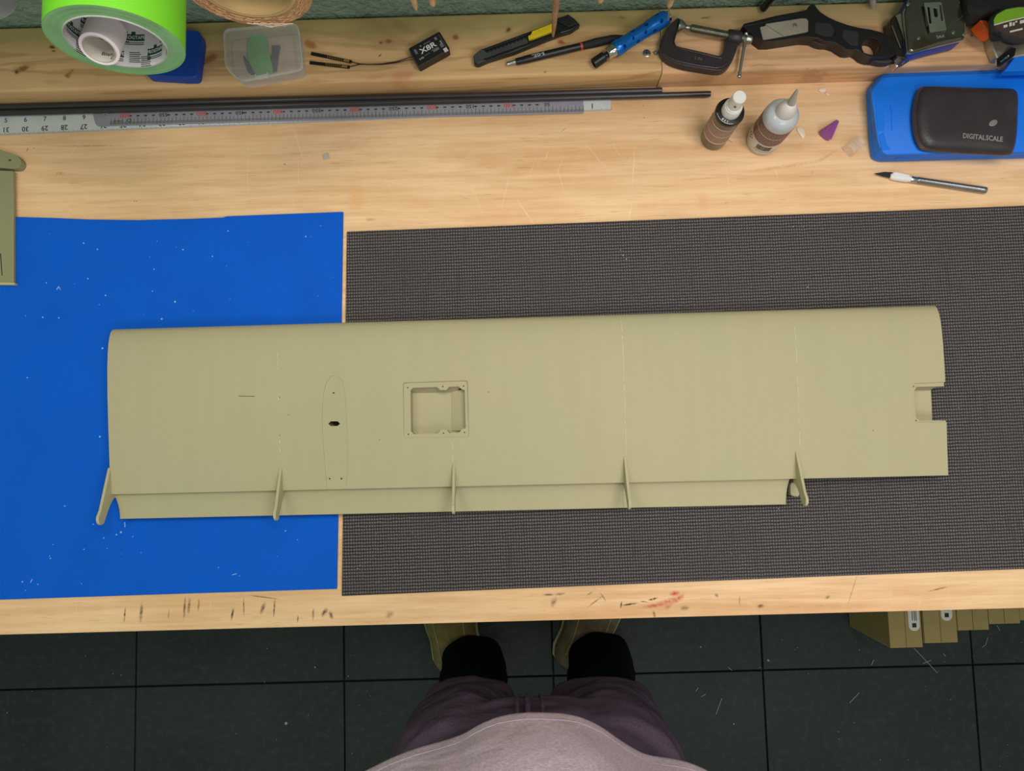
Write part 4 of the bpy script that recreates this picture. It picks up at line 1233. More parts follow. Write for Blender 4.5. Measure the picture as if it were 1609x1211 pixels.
tube(bm, PX([(1043, 58), (1040.5, 70), (1041, 77), (1047, 88), (1060, 94.5), (1076, 99), (1100, 103.5), (1124, 106.8), (1134, 105.5), (1143, 99)], cz), .0014, 8)
tube(bm, PX([(1066, 40), (1061, 56), (1058.5, 66), (1062, 73.5), (1075, 78), (1110, 86), (1128, 90.5), (1134, 92)], cz), .0011, 8)
obj('rib', bm, M['cast_iron'], frm)
bm = nb(); flat_text(bm, '2 IN', P(1097, 92, cz + .0001), .0055, pxang((1075, 88), (1124, 99), cz), .01); obj('lettering', bm, M['zinc'], frm, smooth=0)
bm = nb(); m_, L_ = frame(P(1143, 57, cz - .002), P(1164, 60.5, cz - .002)); lathe(bm, [(.0075, 0), (.0085, .002), (.0085, L_ - .002), (.0075, L_)], m_, 24); obj('boss', bm, M['cast_iron'], frm)
A, B = P(1066, 40.5, cz - .001), P(1180, 62.5, cz - .001)
m_, L_ = frame(A, B)
seg('swivel_pad', [(.0075, 0), (.0080, .02), (.0062, .06), (.0035, .10), (.0028, .105)], M['zinc'], cl)
pr = [(.0028, .10), (.0028, .15), (.0042, .17)]
k = 0; x = .17
while x < .93:
    pr.append((.0052 if k % 2 else .0045, x)); x += .0065; k += 1
pr += [(.0050, .93), (.0058, .935), (.0060, .99), (.0052, 1.01)]
sc = seg('screw', pr, M['zinc'], cl, sg=20)
t0, t1 = P(1172.5, 53, cz + .001), P(1161.5, 120, cz - .004)
bm = nb(); rod(bm, t0, t1, .0019, 12); ball(bm, t0, .0028); ball(bm, t1, .0028); m_, _ = frame(t1.lerp(t0, .06), t0); lathe(bm, [(.0024, 0), (.0024, .0015)], m_, 12); obj('t_bar', bm, M['steel'], cl)

# utility knife
uk = root('utility_knife', 'black fixed-grip utility knife with finger hole and silver blade plate', 'knife', P(1290, 60, TB))
uz = TB + .019
top_o = [(1166.5, 41), (1169, 37.2), (1190, 32), (1219.6, 24.4), (1250, 19), (1268, 15.7), (1270.5, 10), (1275, 6.5), (1280, 7), (1284, 13), (1290, 19.5), (1302, 27), (1315, 33), (1332, 39), (1350, 43.5), (1370, 46.5), (1385, 50.5), (1399, 58), (1408, 68), (1411, 77), (1407, 86), (1397, 90), (1382, 90.5), (1368, 90), (1358, 86.5), (1352, 81), (1346, 77.5), (1338, 78.8), (1330, 78), (1322, 73), (1315, 68.5), (1305, 65.5), (1294.5, 64.4), (1285, 60), (1275, 58.5), (1261, 58), (1245, 60.5), (1228, 63), (1212, 65.5), (1199, 65.5), (1183, 53)]
hole_o = [(1369 + 14.4 * math.cos(a), 73.2 + 14.0 * math.sin(a)) for a in [2 * PI * i / 28 for i in range(28)]]
T2 = PX(top_o, uz)
# lower outline bulges into three finger swells
low = list(T2)
bm = nb(); plate(bm, T2, TB + .0006, uz, [PX(hole_o, uz)]); ub = obj('handle', bm, M['black_plastic'], uk, bevel=.0016, seg=3)
for (cx_, cy_, rx_, ry_) in [(1287, 62, 18, 9), (1328, 73, 16, 10), (1376, 88, 26, 10)]:
    pts_ = [(cx_ + rx_ * math.cos(a), cy_ + ry_ * math.sin(a) + .25 * rx_ * math.cos(a)) for a in [PI * .02 + PI * .96 * i / 12 for i in range(13)]]
    bm = nb(); plate(bm, PX(pts_, TB + .010), TB + .0006, TB + .012); obj('finger_grip', bm, mat('brown_black_rubber', (58, 48, 46), .6, var=.1), uk, bevel=.0016)
bm = nb(); plate(bm, PX([(1168, 41), (1219, 26.5), (1266, 18.5), (1267, 22), (1220, 31), (1185, 39)], uz + .0008), uz - .0004, uz + .0008); obj('nose_ridge', bm, M['black_plastic'], uk, bevel=.0004)
bm = nb(); plate(bm, PX(round_poly([(1194.2, 42.5), (1203, 41), (1203, 37.5), (1257, 29), (1267, 29), (1270, 33), (1269.5, 50), (1232, 57.2), (1199, 62.8)], 2), uz + .0008), uz - .0005, uz + .0008)
pl_ = obj('blade_plate', bm, mat('dull_steel', (178, 168, 152), .4, .4, var=.12), uk)
bm = nb(); tube(bm, PX([(1203, 39), (1215, 47), (1231, 57)], uz + .001), .0005, 6); tube(bm, PX([(1205, 37.5), (1257, 29.5)], uz + .001), .0004, 6); obj('blade_edge', bm, M['steel'], pl_)
bm = nb(); c_ = P(1249, 40, uz + .0008); lathe(bm, [(.0028, 0), (.0024, .0012), (0, .0018)], Matrix.Translation(c_), 16); obj('screw_head', bm, M['steel'], pl_)
for (pts_) in ([(1281, 35), (1305, 37), (1311, 47), (1308, 57), (1294, 56), (1280, 50)], [(1325, 46), (1350, 50), (1348, 72), (1336, 70), (1323, 58)]):
    bm = nb(); plate(bm, PX(round_poly(pts_, 3), uz + .0006), uz - .0004, uz + .0006); obj('grip_panel', bm, mat('charcoal_panel', (44, 44, 46), .5), uk, bevel=.0004)
bm = nb(); lathe(bm, [(.0022, 0), (.002, .0008), (0, .001)], Matrix.Translation(P(1315, 53, uz)), 14); obj('rivet', bm, M['black_plastic'], uk)

# chrome tape measure on its side
tm = root('tape_measure', 'chrome tape measure with blue band and belt clip, lying on its side', 'tape measure', P(1460, 60, TB))
mz = TB + .030
body = round_poly([(1422, 18), (1436, -14), (1500, -22), (1513, 12), (1519, 42), (1516, 60), (1500, 64), (1478, 69), (1453, 76), (1434, 82), (1428, 80)], 5, 4)
Tb = [Vector((p.x, p.y)) for p in PX(body, mz)]
bm = nb(); loft(bm, [(inset(Tb, .0015), TB + .0005), (Tb, TB + .003), (Tb, mz - .003), (inset(Tb, .002), mz - .0006), (inset(Tb, .0035), mz)])
hb = obj('housing', bm, mat('smoked_chrome', (120, 116, 106), .16, .9, var=.1), tm, smooth=60)
bm = nb(); bl = inset(Tb, -.0006); plate(bm, bl, TB + .006, TB + .021, [inset(Tb, .0005)]); obj('blue_band', bm, M['blue_slab'], tm, bevel=.0005)
bm = nb(); plate(bm, inset(Tb, -.0010), mz - .0055, mz - .0030, [inset(Tb, .0005)]); obj('chrome_trim', bm, M['chrome'], tm, bevel=.0006)
for (x, y) in [(1427, 7), (1443.5, 60), (1498, 51), (1514.5, 54)]:
    bm = nb(); lathe(bm, [(.0022, 0), (.0016, .0010), (0, .0013)], Matrix.Translation(P(x, y, mz)), 14); obj('screw_head', bm, M['chrome'], tm)
# mouth block
mo = round_poly([(1399, 30), (1408, 22), (1422, 18), (1430, 60), (1431, 84), (1424, 92), (1409, 90), (1404, 64)], 3)
bm = nb(); plate(bm, PX(mo, TB + .020), TB + .0005, TB + .020); obj('mouth', bm, mat('dark_mouth', (60, 54, 48), .3, .6), tm, bevel=.001)
bm = nb(); plate(bm, PX([(1408, 24), (1416, 20), (1430, 62), (1430, 70), (1423, 66)], TB + .024), TB + .019, TB + .024); obj('lip', bm, M['kraft'] if False else M['chrome'], tm, bevel=.0005)
bm = nb(); tube(bm, PX([(1401.5, 40), (1415, 75)], TB + .022), .0005, 6); obj('blade_slit', bm, M['steel'], tm)
# end hook
bm = nb()
plate(bm, PX(round_poly([(1404, 91), (1418, 75), (1427, 84), (1429, 96), (1412, 107), (1406, 103)], 2), TB + .010), TB + .0085, TB + .0095, [PX([(1417, 99), (1420, 95.5), (1421.5, 97), (1418, 101)], TB + .010)])
plate(bm, PX([(1403.5, 91), (1419, 75), (1421, 77), (1406, 93)], TB + .014), TB + .008, TB + .014)
plate(bm, PX([(1403.5, 91), (1406, 92), (1412, 105), (1409, 106.5)], TB + .012), TB + .002, TB + .012)
obj('end_hook', bm, M['chrome'], tm, bevel=.0003)
# belt clip
def rr(x0, y0, x1, y1, r): return rrect(x0, y0, x1, y1, r, 3)
def sl(pts, k=.10, x0=1470): return [(x + (y - 25) * .12, y) for x, y in pts]
co = sl(round_poly([(1454, 4), (1482, 3), (1485, 47), (1459, 50)], 2, 2))
holes_ = [sl(rr(1468, 12, 1474, 27, 2.8)), sl(rr(1459, 10, 1462.5, 37, 1.6)), sl(rr(1478, 7, 1481, 33, 1.4))]
bm = nb(); plate(bm, PX(co, mz + .0045), mz + .0030, mz + .0045, [PX(h, mz + .0045) for h in holes_]); ck = obj('belt_clip', bm, mat('clip_steel', (150, 156, 140), .35, .7), tm, bevel=.0004)
bm = nb(); plate(bm, PX(sl([(1461, 41), (1484, 39), (1484.5, 46), (1461.5, 49)]), mz + .0050), mz - .0002, mz + .0034); obj('clip_foot', bm, mat('clip_steel', (150, 156, 140), .35, .7), ck, bevel=.0005)
bm = nb(); tube(bm, PX([(1520, 12), (1510, 28), (1495, 38), (1484, 50), (1470, 53)], mz + .0005), .0004, 6); obj('molded_line', bm, M['chrome'], tm)
bm = nb(); flat_text(bm, 'SAX', P(1478, 57.5, mz + .0001), .0055, pxang((1460, 60), (1490, 55), mz), .0); obj('lettering', bm, M['lead_grey'], tm, smooth=0)

# second tape measure: dark rubber body with green and brown label
t2 = root('tape_measure', 'round black and orange tape measure with green and brown label, at right edge', 'tape measure', P(1590, 60, TB))
lz = TB + .050
lab_px = [(1561, 32), (1566, 22), (1580, 14), (1600, 10), (1640, 10), (1665, 30), (1660, 50), (1630, 60), (1600, 60), (1572, 50), (1563, 42)]
lo_ = smooth_poly(lab_px, 4)
Lb = [Vector((p.x, p.y)) for p in PX(lo_, lz)]
cen = sum(Lb, Vector((0, 0))) / len(Lb)
big = [cen + (v - cen) * 1.0 for v in Lb]
bm = nb(); loft(bm, [(inset(big, .020), TB + .012), (inset(big, .012), TB + .022), (inset(big, .003), TB + .036), (inset(big, -.003), TB + .0450), (big, lz - .0005)])
obj('housing', bm, M['black_matte'], t2, smooth=60)
bm = nb(); plate(bm, inset(Lb, .0005), lz - .0006, lz); lb_ = obj('label', bm, M['brown_label'], t2)
gl = [(1562, 38.5), (1561.5, 31), (1566, 23), (1580, 15), (1600, 11.5), (1640, 11), (1658, 22), (1609, 26.5), (1585, 32)]
bm = nb(); plate(bm, PX(gl, lz + .0002), lz - .0002, lz + .0002); obj('green_field', bm, M['green_label'], lb_)
bm = nb(); plate(bm, PX([(1562, 38.5), (1585, 32), (1609, 26.5), (1658, 22), (1658, 23.5), (1609, 28.3), (1585, 33.8), (1562.5, 40)], lz + .0003), lz - .0001, lz + .0003); obj('pale_stripe', bm, M['label_paper'], lb_)
bm = nb()
for i, (x, y, w_, h_) in enumerate([(1580, 41, 6, 4), (1588, 38, 4, 6), (1593, 37.5, 3, 5), (1597, 34, 3, 2.5), (1606, 34, 7, 5), (1617, 32, 6, 6), (1597, 47.5, 20, 2.6)]):
    plate(bm, PX([(x - w_ / 2, y + h_ / 2 + w_ * .12), (x + w_ / 2, y + h_ / 2 - w_ * .12), (x + w_ / 2, y - h_ / 2 - w_ * .12), (x - w_ / 2, y - h_ / 2 + w_ * .12)], lz + .0003), lz - .0001, lz + .0003)
obj('printed_lines', bm, M['label_paper'], lb_)
bm = nb(); loft(bm, [(PX(smooth_poly([(1512, 8), (1520, -10), (1560, -20), (1640, -20), (1660, 20), (1570, 22), (1540, 30), (1518, 28)], 3), TB + .026), TB + .012), (PX(smooth_poly([(1512, 8), (1520, -10), (1560, -20), (1640, -20), (1660, 20), (1570, 22), (1540, 30), (1518, 28)], 3), TB + .030), TB + .030), (PX(smooth_poly([(1520, 10), (1528, -4), (1560, -14), (1630, -14), (1640, 12), (1570, 14), (1540, 22), (1524, 22)], 3), TB + .036), TB + .036)])
obj('rubber_shoulder', bm, M['black_matte'], t2, smooth=60)
bm = nb(); plate(bm, PX([(1540, 31), (1550, 31.5), (1559, 43), (1564, 52), (1556, 50), (1547, 42)], TB + .030), TB + .010, TB + .030); obj('orange_grip', bm, M['orange'], t2, bevel=.0012)
bm = nb(); plate(bm, PX(round_poly([(1556, 53), (1575, 50), (1600, 62), (1640, 66), (1640, 86), (1607, 87), (1592, 90), (1567, 92), (1558, 70)], 3), TB + .014), TB + .0005, TB + .014); obj('lower_case', bm, mat('bright_case_metal', (190, 178, 156), .3, .6), t2, bevel=.0015)
bm = nb(); plate(bm, PX(round_poly([(1566, 93), (1590, 74), (1597, 76), (1594, 88), (1580, 98), (1568, 109), (1566, 106)], 2), TB + .018), TB + .0155, TB + .018, [PX([(1571, 97), (1584, 87), (1586, 89), (1573, 98)], TB + .018)])
obj('end_hook', bm, M['chrome'], t2, bevel=.0004)
# blue block behind it
bm = nb(); plate(bm, PX(round_poly([(1578, 112), (1596, 88), (1700, 84), (1700, 108)], 2), TB + .012), TB + .0005, TB + .012)
obj('plastic_case', bm, M['blue_case'], None, 'blue plastic block on the timber beside the right tape measure hook', 'case', bevel=.001, loc=P(1600, 100, TB))

# ------------------------------------------------------------------ bottles
def cylm(c): return Matrix.Translation(c)
sb = root('spray_bottle', 'small dark spray bottle with white cap and brown label', 'bottle', P(1121, 217, BZ))
c = P(1121, 217, BZ + .0004); m_ = cylm(c)
bm = nb(); lathe(bm, [(.0150, 0), (.0165, .0015), (.0168, .005), (.0168, .068), (.0160, .0725), (.0150, .0740)], m_, 48); obj('body', bm, M['glass_dark'], sb)
bm = nb(); lathe(bm, [(.0172, .0705), (.0175, .0735), (.0165, .0765), (.0120, .0775), (.0110, .0775)], m_, 48); obj('shoulder', bm, M['black_plastic'], sb)
bm = nb(); lathe(bm, [(.0112, .0765), (.0114, .079), (.0108, .089), (.0102, .0905), (.0096, .0905), (.0093, .0925), (.0082, .0930), (.0080, .096), (.0078, .1120), (.0070, .1130)], m_, 40)
cp = obj('cap', bm, M['white_plastic'], sb)
bm = nb(); rod(bm, c + Vector((-.003, -.0075, .104)), c + Vector((-.0035, -.0085, .104)), .0012, 10); obj('nozzle_hole', bm, M['grey_plastic'], cp)
A0 = math.radians(232)
bm = nb(); cyl_patch(bm, m_, .01705, A0 - 1.5, A0 + 1.5, .020, .060, 28); lb = obj('label', bm, M['label_paper'], sb)
bm = nb(); cyl_patch(bm, m_, .01715, A0 - 1.45, A0 + 1.35, .0225, .0385, 28); cyl_patch(bm, m_, .01715, A0 - 1.45, A0 + 1.35, .0405, .0580, 28); obj('brown_panel', bm, mat('brown_label_print', (150, 104, 84), .5, var=.3, vs=1500), lb)
bm = nb()
for k in range(16):
    z_ = .0235 + k * .0021
    if .0375 < z_ < .041: continue
    a_ = A0 - 1.35
    while a_ < A0 + 1.2:
        w_ = R.uniform(.06, .22); cyl_patch(bm, m_, .01720, a_, a_ + w_, z_, z_ + .0006, 3); a_ += w_ + .05
obj('printed_lines', bm, M['label_paper'], lb)
bm = nb(); 
for k, s_ in enumerate('BSI'):
    a_ = A0 - .12 + k * .22
    put_text(bm, s_, lambda x, y, a_=a_: m_ @ Vector(((.0140 + y * .004) * math.cos(a_ + x * .004 / .014), (.0140 + y * .004) * math.sin(a_ + x * .004 / .014), .0778)), .01)
tube(bm, [m_ @ Vector((.0160 * math.cos(a), .0160 * math.sin(a), .0767)) for a in [A0 - .8 + i * .16 for i in range(11)]], .0002, 5)
obj('lettering', bm, M['white_ink'], sb, smooth=0)

gb_ = root('glue_bottle', 'translucent white glue bottle with slanted tip, plum label and barcode', 'bottle', P(1197, 222, BZ))
c = P(1197, 221, BZ + .0004); m_ = cylm(c)
bm = nb(); lathe(bm, [(.0180, 0), (.0200, .002), (.0205, .006), (.0207, .0690), (.0200, .0745), (.0180, .0785), (.0145, .0815), (.0110, .0830), (.0100, .0832)], m_, 48); obj('body', bm, M['bottle_white'], gb_)
bm = nb(); lathe(bm, [(.0112, .0825), (.0114, .0840), (.0108, .0900), (.0094, .0960), (.0062, .1010), (.0030, .1030)], m_, 40); obj('cap', bm, mat('white_cap_plastic', (226, 216, 208), .4, var=.02), gb_)
tip = P(1253.5, 139.5, BZ + .134)
bm = nb(); a0 = c + Vector((.001, .001, .097)); m3, L3 = frame(a0, tip); lathe(bm, [(.0052, 0), (.0047, L3 * .2), (.0030, L3 * .6), (.0013, L3 * .97), (.0008, L3)], m3, 20); obj('nozzle', bm, mat('nozzle_plastic', (196, 190, 186), .3, trans=.2), gb_)
A0 = math.radians(233)
bm = nb(); cyl_patch(bm, m_, .02085, A0 - 1.75, A0 + 1.75, .010, .0685, 36); lb = obj('label', bm, M['label_paper'], gb_)
bm = nb(); cyl_patch(bm, m_, .02095, A0 - 1.70, A0 + 1.70, .0310, .0485, 36); cyl_patch(bm, m_, .02095, A0 - 1.70, A0 + 1.70, .0500, .0660, 36); obj('plum_band', bm, M['dark_brown'], lb)
bm = nb()
for z_ in [.0325 + k * .0022 for k in range(7)] + [.0515 + k * .0022 for k in range(6)]:
    a_ = A0 - .75
    while a_ < A0 + 1.6:
        w_ = R.uniform(.05, .2); cyl_patch(bm, m_, .0210, a_, a_ + w_, z_, z_ + .0007, 3); a_ += w_ + .04
obj('printed_lines', bm, mat('pale_mauve_print', (190, 160, 158), .5), lb)
bm = nb(); a_ = A0 - .12
for k in range(34):
    w_ = R.choice((.008, .014, .022)); cyl_patch(bm, m_, .0210, a_, a_ + w_, .0165, .0275, 1); a_ += w_ + R.choice((.008, .014))
obj('barcode', bm, M['ink'], lb)
bm = nb(); cyl_patch(bm, m_, .0210, A0 - .2, A0 + 1.2, .0128, .0136, 16)
pts = [(A0 - .85, .018), (A0 - .62, .024), (A0 - .85, .030), (A0 - 1.08, .024), (A0 - .85, .018)]
tube(bm, [m_ @ Vector((.0210 * math.cos(a), .0210 * math.sin(a), z)) for a, z in pts], .0003, 5); tube(bm, [m_ @ Vector((.0210 * math.cos(a), .0210 * math.sin(a), z)) for a, z in ((A0 - .92, .0215), (A0 - .78, .0265))], .0004, 5)
obj('lettering', bm, M['red_ink'] if False else mat('hazard_print', (120, 60, 60), .5), lb, smooth=0)

# purple nozzle cap lying down
A, B = P(1297.5, 212, BZ + .0078), P(1315.5, 190.5, BZ + .0028)
m_, L_ = frame(A, B)
bm = nb(); lathe(bm, [(.0040, 0), (.0080, 0), (.0076, L_ * .12), (.0030, L_ * .85), (.0022, L_), (.0008, L_ * 1.01)], m_, 60, scallop=(12, .12))
obj('nozzle_cap', bm, M['purple'], None, 'purple fluted cone cap lying right of the glue bottle', 'cap', smooth=60, loc=P(1305, 202, BZ))
# clear cap
A, B = P(1334.5, 236, BZ + .0087), P(1351.5, 221, BZ + .0087)
m_, L_ = frame(A, B)
bm = nb(); lathe(bm, [(.0082, 0), (.0082, L_), (0, L_), ], m_, 32, cap=False); lathe(bm, [(.0078, 0), (.0074, L_ * .95), (0, L_ * .95)], m_, 32, cap=False); lathe(bm, [(.0078, 0), (.0082, 0)], m_, 32, cap=False)
cc2 = root('clear_cap', 'small transparent cap lying open beside the blue case', 'cap', P(1341, 231, BZ))
obj('shell', bm, mat('clear_cap_plastic', (244, 226, 212), .15, alpha=.14), cc2)
bm = nb(); tube(bm, [m_ @ Vector((.0082 * math.cos(a), .0082 * math.sin(a), 0)) for a in [2 * PI * i / 24 for i in range(25)]], .0005, 6); obj('rim', bm, mat('clear_rim', (250, 236, 224), .2, alpha=.5), cc2)
bm = nb(); tube(bm, [m_ @ Vector((.0028 * math.cos(a), .0028 * math.sin(a), L_ * .9)) for a in [2 * PI * i / 16 for i in range(17)]], .0005, 6); obj('inner_ring', bm, mat('clear_rim', (250, 236, 224), .2), cc2)
# flakes and a film square
def flake(cx, cy, pts, lb):
    bm = nb(); q = PX([(cx + a * 1.15, cy + b * 1.15) for a, b in pts], BZ + .001)
    v = [bm.verts.new((p.x, p.y, BZ + .0006 + R.uniform(.0004, .0018))) for p in q]
    cme = bm.verts.new((sum(p.x for p in q) / len(q), sum(p.y for p in q) / len(q), BZ + .0028))
    vb = [bm.verts.new((p.x, p.y, BZ + .0003)) for p in q]
    for i in range(len(v)):
        j = (i + 1) % len(v); bm.faces.new((v[i], v[j], cme)); bm.faces.new((vb[i], vb[j], v[j], v[i]))
    bm.faces.new(list(reversed(vb))); bmesh.ops.recalc_face_normals(bm, faces=bm.faces)
    obj('glue_flake', bm, M['chip'], None, lb, 'glue flake', 'dried white glue flakes', smooth=0, loc=P(cx, cy, BZ))
flake(1259, 208, [(-6, -6), (-1, -7), (3, -3), (5, 2), (4, 7), (1, 8), (-2, 3), (-5, -1)], 'white dried flake touching the right foot of the glue bottle')
flake(1292, 143.5, [(-6, -1), (-1, -4), (4, -3), (5, 0), (1, 1), (-3, 1)], 'white dried flake near the timber, topmost of the flakes')
flake(1300, 148, [(-3, -1), (0, -3), (2, 0), (2, 3), (-1, 1)], 'smallest white flake near the timber, just below the topmost')
bm = nb(); c_ = P(512, 245.5, BZ + .0006); box(bm, c_, (.0085, .0075, .0008), .3); obj('plastic_chip', bm, mat('grey_chip', (188, 178, 166), .4), None, 'tiny translucent grey square alone on the plywood above the blue sheet', 'chip', bevel=.0003, loc=c_)
bm = nb(); tube(bm, PX([(1141, 220), (1146, 220.5), (1150, 223)], BZ + .0006), .0004, 5); obj('plastic_curl', bm, M['kraft'], None, 'thin brown curl lying at the foot of the spray bottle', 'curl', loc=P(1145, 221, BZ))

# ------------------------------------------------------------------ blue case with pouch
bc = root('tool_case', 'flat bright blue moulded plastic case at right with a black pouch on top', 'case', P(1480, 190, BZ))
rimp = round_poly([(1359.5, 150), (1361, 141), (1381, 119.5), (1392, 117.8), (1780, 104), (1780, 245), (1381, 255), (1368, 251), (1364, 225)], 8, 5)
# moulded layers (rounded footprints, real heights)
rim = [Vector((p.x, p.y)) for p in PX(rimp, BZ + .001)]
bm = nb(); loft(bm, [(inset(rim, .002), BZ + .0005), (rim, BZ + .003), (rim, BZ + .0110)]); obj('lower_shell', bm, M['blue_case'], bc, smooth=30)
plat = [Vector((p.x, p.y)) for p in PX(round_poly([(1370, 152), (1370, 142), (1386, 122.5), (1396, 120.5), (1780, 107), (1780, 236), (1396, 243), (1387, 239), (1380, 224)], 8, 5), BZ + .026)]
def lerp_out(a, b, t): return [p.lerp(q, t) for p, q in zip(a, b)]
bm = nb(); loft(bm, [(rim, BZ + .0116), (lerp_out(rim, plat, .15), BZ + .0140), (lerp_out(rim, plat, .75), BZ + .0235), (plat, BZ + .0252), (inset(plat, .0012), BZ + .026)]); ls = obj('lid', bm, M['blue_case'], bc, smooth=40)
zc_ = BZ + .026
bm = nb(); tube(bm, PX([(1375, 157), (1392, 159), (1399, 164), (1401, 180), (1401.5, 205)], zc_), .0007, 6); obj('moulded_line', bm, M['blue_case'], ls)
bm = nb(); plate(bm, PX(round_poly([(1376, 158), (1387, 163), (1390, 200), (1388, 206), (1379, 205)], 3), zc_ + .0006), zc_ - .002, zc_ + .0006); obj('latch_panel', bm, M['blue_case'], ls, bevel=.0004)
bm = nb(); plate(bm, PX(round_poly([(1381, 214), (1388, 207), (1394, 228), (1400, 234), (1386, 236)], 2), zc_ + .0008), zc_ - .002, zc_ + .0008); obj('corner_lug', bm, M['blue_case'], ls, bevel=.0006)
bm = nb(); tube(bm, PX([(1408, 251), (1412, 249.5), (1452, 248)], BZ + .0113), .0009, 6); obj('hinge_line', bm, M['blue_case'], bc)
pc = root('leather_pouch', 'black leather pouch lettered in grey, lying on the blue case', 'pouch', P(1518, 190, zc_))
pz0, pz1 = zc_ + .0004, zc_ + .0165
po = [Vector((p.x, p.y)) for p in PX(smooth_poly([(1444, 140), (1456, 135.5), (1520, 137), (1583, 139.3), (1595, 143), (1599.5, 154), (1599, 190), (1597.5, 214), (1594, 232), (1586, 242.5), (1547, 241.5), (1500, 239), (1456, 235.5), (1444, 228), (1437, 209), (1434.5, 180), (1438, 155)], 4), zc_ + .008)]
bm = nb(); loft(bm, [(inset(po, .003), pz0), (inset(po, .0005), pz0 + .003), (po, pz0 + .0055), (inset(po, .0008), pz0 + .0085), (inset(po, .0040), pz0 + .0130), (inset(po, .0080), pz0 + .0152), (inset(po, .0150), pz1), (inset(po, .03), pz1 + .0003)])
obj('body', bm, M['leather'], pc, smooth=60)
bm = nb()
n_ = len(po)
for i in range(n_ * 3):
    k = i // 3; f_ = (i % 3) / 3
    p = po[k].lerp(po[(k + 1) % n_], f_); px_, py_ = px_of((p.x, p.y, zc_ + .006))
    if px_ > 1445 and py_ < 226: continue
    cdir = (sum(po, Vector((0, 0))) / n_ - p).normalized()
    a = Vector((p.x, p.y, pz0 + .0055)); b = a + Vector((cdir.x, cdir.y, 0)) * .0018 + Vector((0, 0, .0038))
    rod(bm, a + Vector((0, 0, .0006)), b + Vector((0, 0, .0008)), .0004, 4)
obj('stitching', bm, M['stitch'], pc)
bm = nb(); flat_text(bm, 'DIGITAL', P(1531, 214.6, pz1 + .0012), .0088, pxang((1515, 213), (1577, 219), pz1), .025, .84); flat_text(bm, 'SCALE', P(1563, 217.6, pz1 + .0012), .0088, pxang((1515, 213), (1577, 219), pz1), .025, .84)
for v in bm.verts: v.co.z = pz1 + .0005
obj('lettering', bm, mat('silver_grey_print', (140, 134, 134), .5), pc, smooth=0)
bm = nb(); ball(bm, P(1560.5, 193.3, pz1), .0052, (1.2, .75, .16), m4=Matrix.Rotation(.5, 4, 'Z')); obj('glue_spot', bm, mat('grey_glue_spot', (130, 120, 116), .4), pc)

# hobby knife
hk = root('hobby_knife', 'slim silver hobby knife with black pointed blade below the blue case', 'knife', P(1460, 287, BZ))
A, B = P(1401, 277, BZ + .0044), P(1549, 299, BZ + .0044)
m_, L_ = frame(A, B)
bm = nb(); lathe(bm, [(.0024, -.002), (.0042, .0), (.0047, .004), (.0047, .019), (.0040, .022), (.0038, .024)], m_, 24); obj('collet', bm, M['white_plastic'], hk)
bm = nb(); lathe(bm, [(.0036, .023), (.0040, .0245), (.0041, .030), (.0038, .0305), (.0038, .0315), (.0042, .032)], m_, 24); obj('neck', bm, M['steel'], hk)
pr = [(.0042, .032)]
x = .033; k = 0
while x < L_ - .003: pr.append((.0043 if k % 2 else .00405, x)); x += .0007; k += 1
pr += [(.0043, L_ - .002), (.0040, L_), (.003, L_ + .0002)]
bm = nb(); lathe(bm, pr, m_, 28, scallop=(14, .012)); obj('knurled_handle', bm, mat('knurled_alu', (150, 150, 148), .3, .9), hk)
bm = nb(); plate(bm, PX([(1373.5, 272.5), (1389, 270), (1403, 270.5), (1404, 278), (1400, 279.5), (1388, 277)], BZ + .0046), BZ + .0041, BZ + .0047); obj('blade', bm, M['ink'], hk)
bm = nb(); plate(bm, PX(round_poly([(1403, 271.5), (1408, 270), (1429, 274.5), (1429.5, 279.5), (1406, 277.5)], 1.5), BZ + .0093), BZ + .0070, BZ + .0093); obj('collet_jaw', bm, M['white_plastic'], hk, bevel=.0005)

